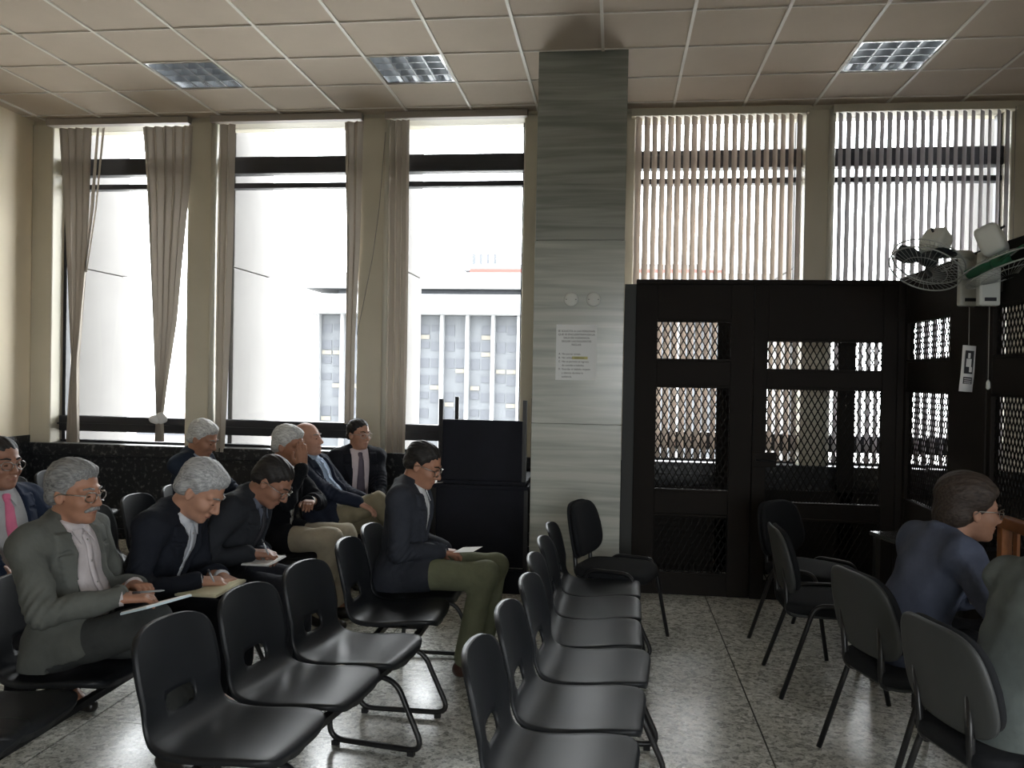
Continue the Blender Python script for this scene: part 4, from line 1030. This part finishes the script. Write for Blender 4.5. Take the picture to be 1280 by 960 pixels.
def flat_thing(name, m, hx, hy, th, loc, eul, label, cat, group=None, pages=None):
    o = MB().box(-hx, hx, -hy, hy, 0, th).build(name, m); o.location = loc; o.rotation_euler = eul; tag(o, label, cat, group)
    if pages: MB().box(-hx * .97, hx * .97, -hy * .97, hy * .97, th, th + .003).build('top_page', pages, o)
    return o
def pen(a, b, label):
    a, b = Vector(a), Vector(b); o = MB().tube([(0, 0, 0), (b - a) * .12, b - a], [.001, .0042, .0042], 8).build('pen', mat('pen_plastic', (.30, .32, .34), .3)); o.location = a
    tag(o, label, 'pen', 'pens held by the writing men'); MB().tube([(b - a) * .75, (b - a)], .0048, 8).build('pen_cap', DARKFRAME, o); return o

V3 = lambda v: (v.x, v.y, v.z)
# man with moustache in the grey suit
hr, hl = at_y(176, 752, 2.96), at_y(190, 735, 3.14)
person((-2.19, 3.12), -.06, 'man with grey hair, glasses and moustache in a grey suit, notebook on crossed legs', (-.14, -.02), .32, (.10, -.02, 0), 1.0, 'tan', 'grey', 'full', (.105, .11, .10), (.50, .46, .47), (.05, .053, .052),
       opened=1.15, handR=V3(hr - Vector((.09, .0, -.01))), handL=V3(hl - Vector((.09, -.02, 0))), poleR=(-.4, -.8, -.5), knees=[(.42, -.06, .66), (.42, .12, .535)], ankles=[(.52, .14, .33), (.41, .10, .09)],
       glasses=True, moustache=True, vox=.0045, curl=(.55, .6), cname='greysuit', belly=.03, broad=1.06, pelvis_z=.535)
# grey-haired man bent over writing, black suit
hr, hl = at_y(256, 727, 3.46), at_y(290, 722, 3.62)
person((-2.17, 3.62), 0, 'grey-haired man in a black suit bent over a cream notebook, writing', (.25, .42), .78, (.66, .05, 0), 1.06, 'warm', 'silver', 'full', (.012, .014, .020), (.50, .52, .56), (.016, .017, .022),
       opened=.35, handR=V3(hr - Vector((.03, 0, 0))), handL=V3(hl - Vector((.05, 0, 0))), poleR=(-.5, -.6, -.4), knees=[(.45, -.12, .55), (.45, .12, .55)], vox=.0045, curl=(.7, .6), cname='blacksuit')
# dark-haired man writing
hr, hl = at_y(322, 692, 3.98), at_y(338, 690, 4.12)
person((-2.07, 4.15), 0, 'dark-haired man with glasses in a dark suit writing on a small pad', (.28, .46), .85, (.72, .05, 0), 1.02, 'brown', 'black', 'short', (.020, .022, .026), (.10, .11, .14), (.030, .032, .040),
       opened=.3, handR=V3(hr - Vector((.04, 0, 0))), handL=V3(hl - Vector((.04, 0, 0))), glasses=True, vox=.005, curl=(.7, .6), cname='writer', tie=(.03, .03, .035))
# man with the pink tie
person((-3.03, 3.78), -.40, 'man in a navy jacket with a bright pink tie and glasses beside the wall', (-.12, -.05), .15, (.05, .12, 0), 1.05, 'brown', 'black', 'short', (.018, .026, .050), (.42, .43, .44), (.03, .03, .035),
       tie=(.62, .16, .27), opened=1.6, glasses=True, vox=.0055, cname='pinktie', belly=.04, handR=(-2.74, 3.55, .62), handL=(-2.68, 3.85, .62))
# white-haired man looking down, next row
person((-3.07, 5.72), -.05, 'white-haired man in a navy jacket with head bowed before the corner window', (.0, .09), .45, (.42, .0, 0), 1.02, 'tan', 'white', 'full', (.020, .028, .045), (.40, .45, .55), (.03, .03, .035),
       opened=.4, vox=.0065, cname='bowed', handR=(-2.62, 5.58, .66), handL=(-2.62, 5.82, .66))
# white-haired man with hand to forehead
hh = at_y(378, 578, 5.15)
person((-2.25, 5.32), -.10, 'white-haired man in a black suit with his hand raised to his forehead', (.02, .12), .35, (.22, -.05, 0), 1.02, 'tan', 'white', 'full', (.010, .011, .014), (.62, .62, .60), (.40, .36, .28),
       opened=.35, vox=.006, cname='forehead', handR=V3(hh + Vector((0, 0, -.03))), hdR=(-.15, .15, 1), palmR=(-.6, 1, 0), poleR=(.6, -.6, -.7), curl=(.12, .5), handL=(-1.98, 5.25, .80), poleL=(.2, .7, -.5), knees=[(.46, -.10, .57), (.46, .12, .56)])
# balding man leaning back
person((-2.12, 5.92), -.18, 'balding man leaning back in a navy jacket and light blue shirt, khaki legs crossed', (-.32, -.28), -.12, (-.12, .05, 0), 1.02, 'pink', 'grey', 'balding', (.016, .020, .034), (.34, .42, .55), (.22, .19, .125),
       opened=.9, vox=.006, cname='balding', belly=.04, handR=(-1.80, 5.75, .72), handL=(-1.80, 5.95, .70), knees=[(.44, -.02, .72), (.44, .10, .53)], ankles=[(.60, .14, .42), (.42, .1, .09)])
# man with tie facing the camera side
person((-2.09, 6.62), -1.02, 'dark-haired man in a black suit and mauve tie turned toward the aisle by the window', (-.10, .0), .16, (.06, .45, 0), 1.0, 'warm', 'black', 'short', (.012, .013, .018), (.55, .48, .50), (.02, .02, .024),
       tie=(.10, .085, .11), opened=.75, glasses=True, vox=.006, cname='tie', handR=(-2.05, 6.25, .60), handL=(-1.83, 6.35, .60), pelvis_z=.53)
# man in green trousers
hr, hl = at_y(572, 690, 4.50), at_y(578, 688, 4.66)
person((-1.18, 4.55), 0, 'man in a dark blazer and olive green trousers looking down at a paper', (.04, .14), .48, (.42, -.08, 0), 1.0, 'tan', 'black', 'short', (.030, .033, .042), (.62, .63, .64), (.155, .165, .105),
       opened=.5, handR=V3(hr - Vector((.09, 0, 0))), handL=V3(hl - Vector((.10, 0, 0))), glasses=True, vox=.0048, curl=(.8, .7), shoe=(.05, .022, .016), cname='green', knees=[(.50, -.12, .565), (.52, .12, .565)], ankles=[(.40, -.11, .09), (.46, .14, .09)])
# man in the blue suit leaning forward
person((1.25, 3.74), .12, 'man with shaggy brown hair and glasses in a blue suit leaning forward', (.30, .42), .62, (.12, -.05, 0), 1.11, 'warm', 'brown', 'shaggy', (.082, .096, .142), (.5, .5, .5), (.012, .012, .014),
       opened=.4, glasses=True, vox=.005, cname='blue', handR=(1.58, 3.60, .72), handL=(1.58, 3.84, .72), poleR=(-.2, -.9, -.3), broad=1.14)
# man in the grey-green jacket at the picture edge
person((1.335, 2.98), .10, 'man in a grey-green jacket seen from behind, next to the man in blue', (.20, .34), .55, (.2, .0, 0), 1.04, 'warm', 'black', 'short', (.13, .15, .145), (.5, .5, .5), (.012, .012, .014),
       opened=.4, vox=.0055, cname='greygreen', handR=(1.85, 2.85, .72), handL=(1.85, 3.1, .72), poleR=(-.2, -.9, -.3), broad=1.12)

# notebooks, pads and pens
q = at_y(196, 757, 3.0); flat_thing('notebook', PAPERB, .075, .105, .008, q, (0, -.30, -.35), 'pale blue notebook on the knee of the man in the grey suit', 'notebook', 'notebooks on laps', PAPER)
q = at_y(264, 733, 3.48); flat_thing('notebook', PAPERC, .10, .12, .010, q - Vector((0, 0, .01)), (.05, -.03, -.1), 'cream notebook under the hands of the grey-haired writing man', 'notebook', 'notebooks on laps', PAPERC)
q = at_y(330, 699, 4.02); flat_thing('notepad', PAPER, .075, .09, .006, q - Vector((0, 0, .01)), (.05, -.03, -.1), 'small white pad under the hands of the dark-haired writing man', 'notepad', 'notebooks on laps', PAPER)
q = at_y(585, 687, 4.55); flat_thing('paper_sheet', PAPER, .06, .075, .001, q, (0, -.12, -.2), 'folded white paper held by the man in green trousers', 'paper')
pen(at_y(206, 738, 2.95), at_y(166, 741, 2.95), 'slim pen in the hands of the man in the grey suit')
pen(at_y(268, 728, 3.44), at_y(260, 712, 3.46), 'pen in the hand of the man over the cream notebook')
pen(at_y(336, 694, 3.97), at_y(327, 674, 3.98), 'pen in the hand of the man over the small white pad')
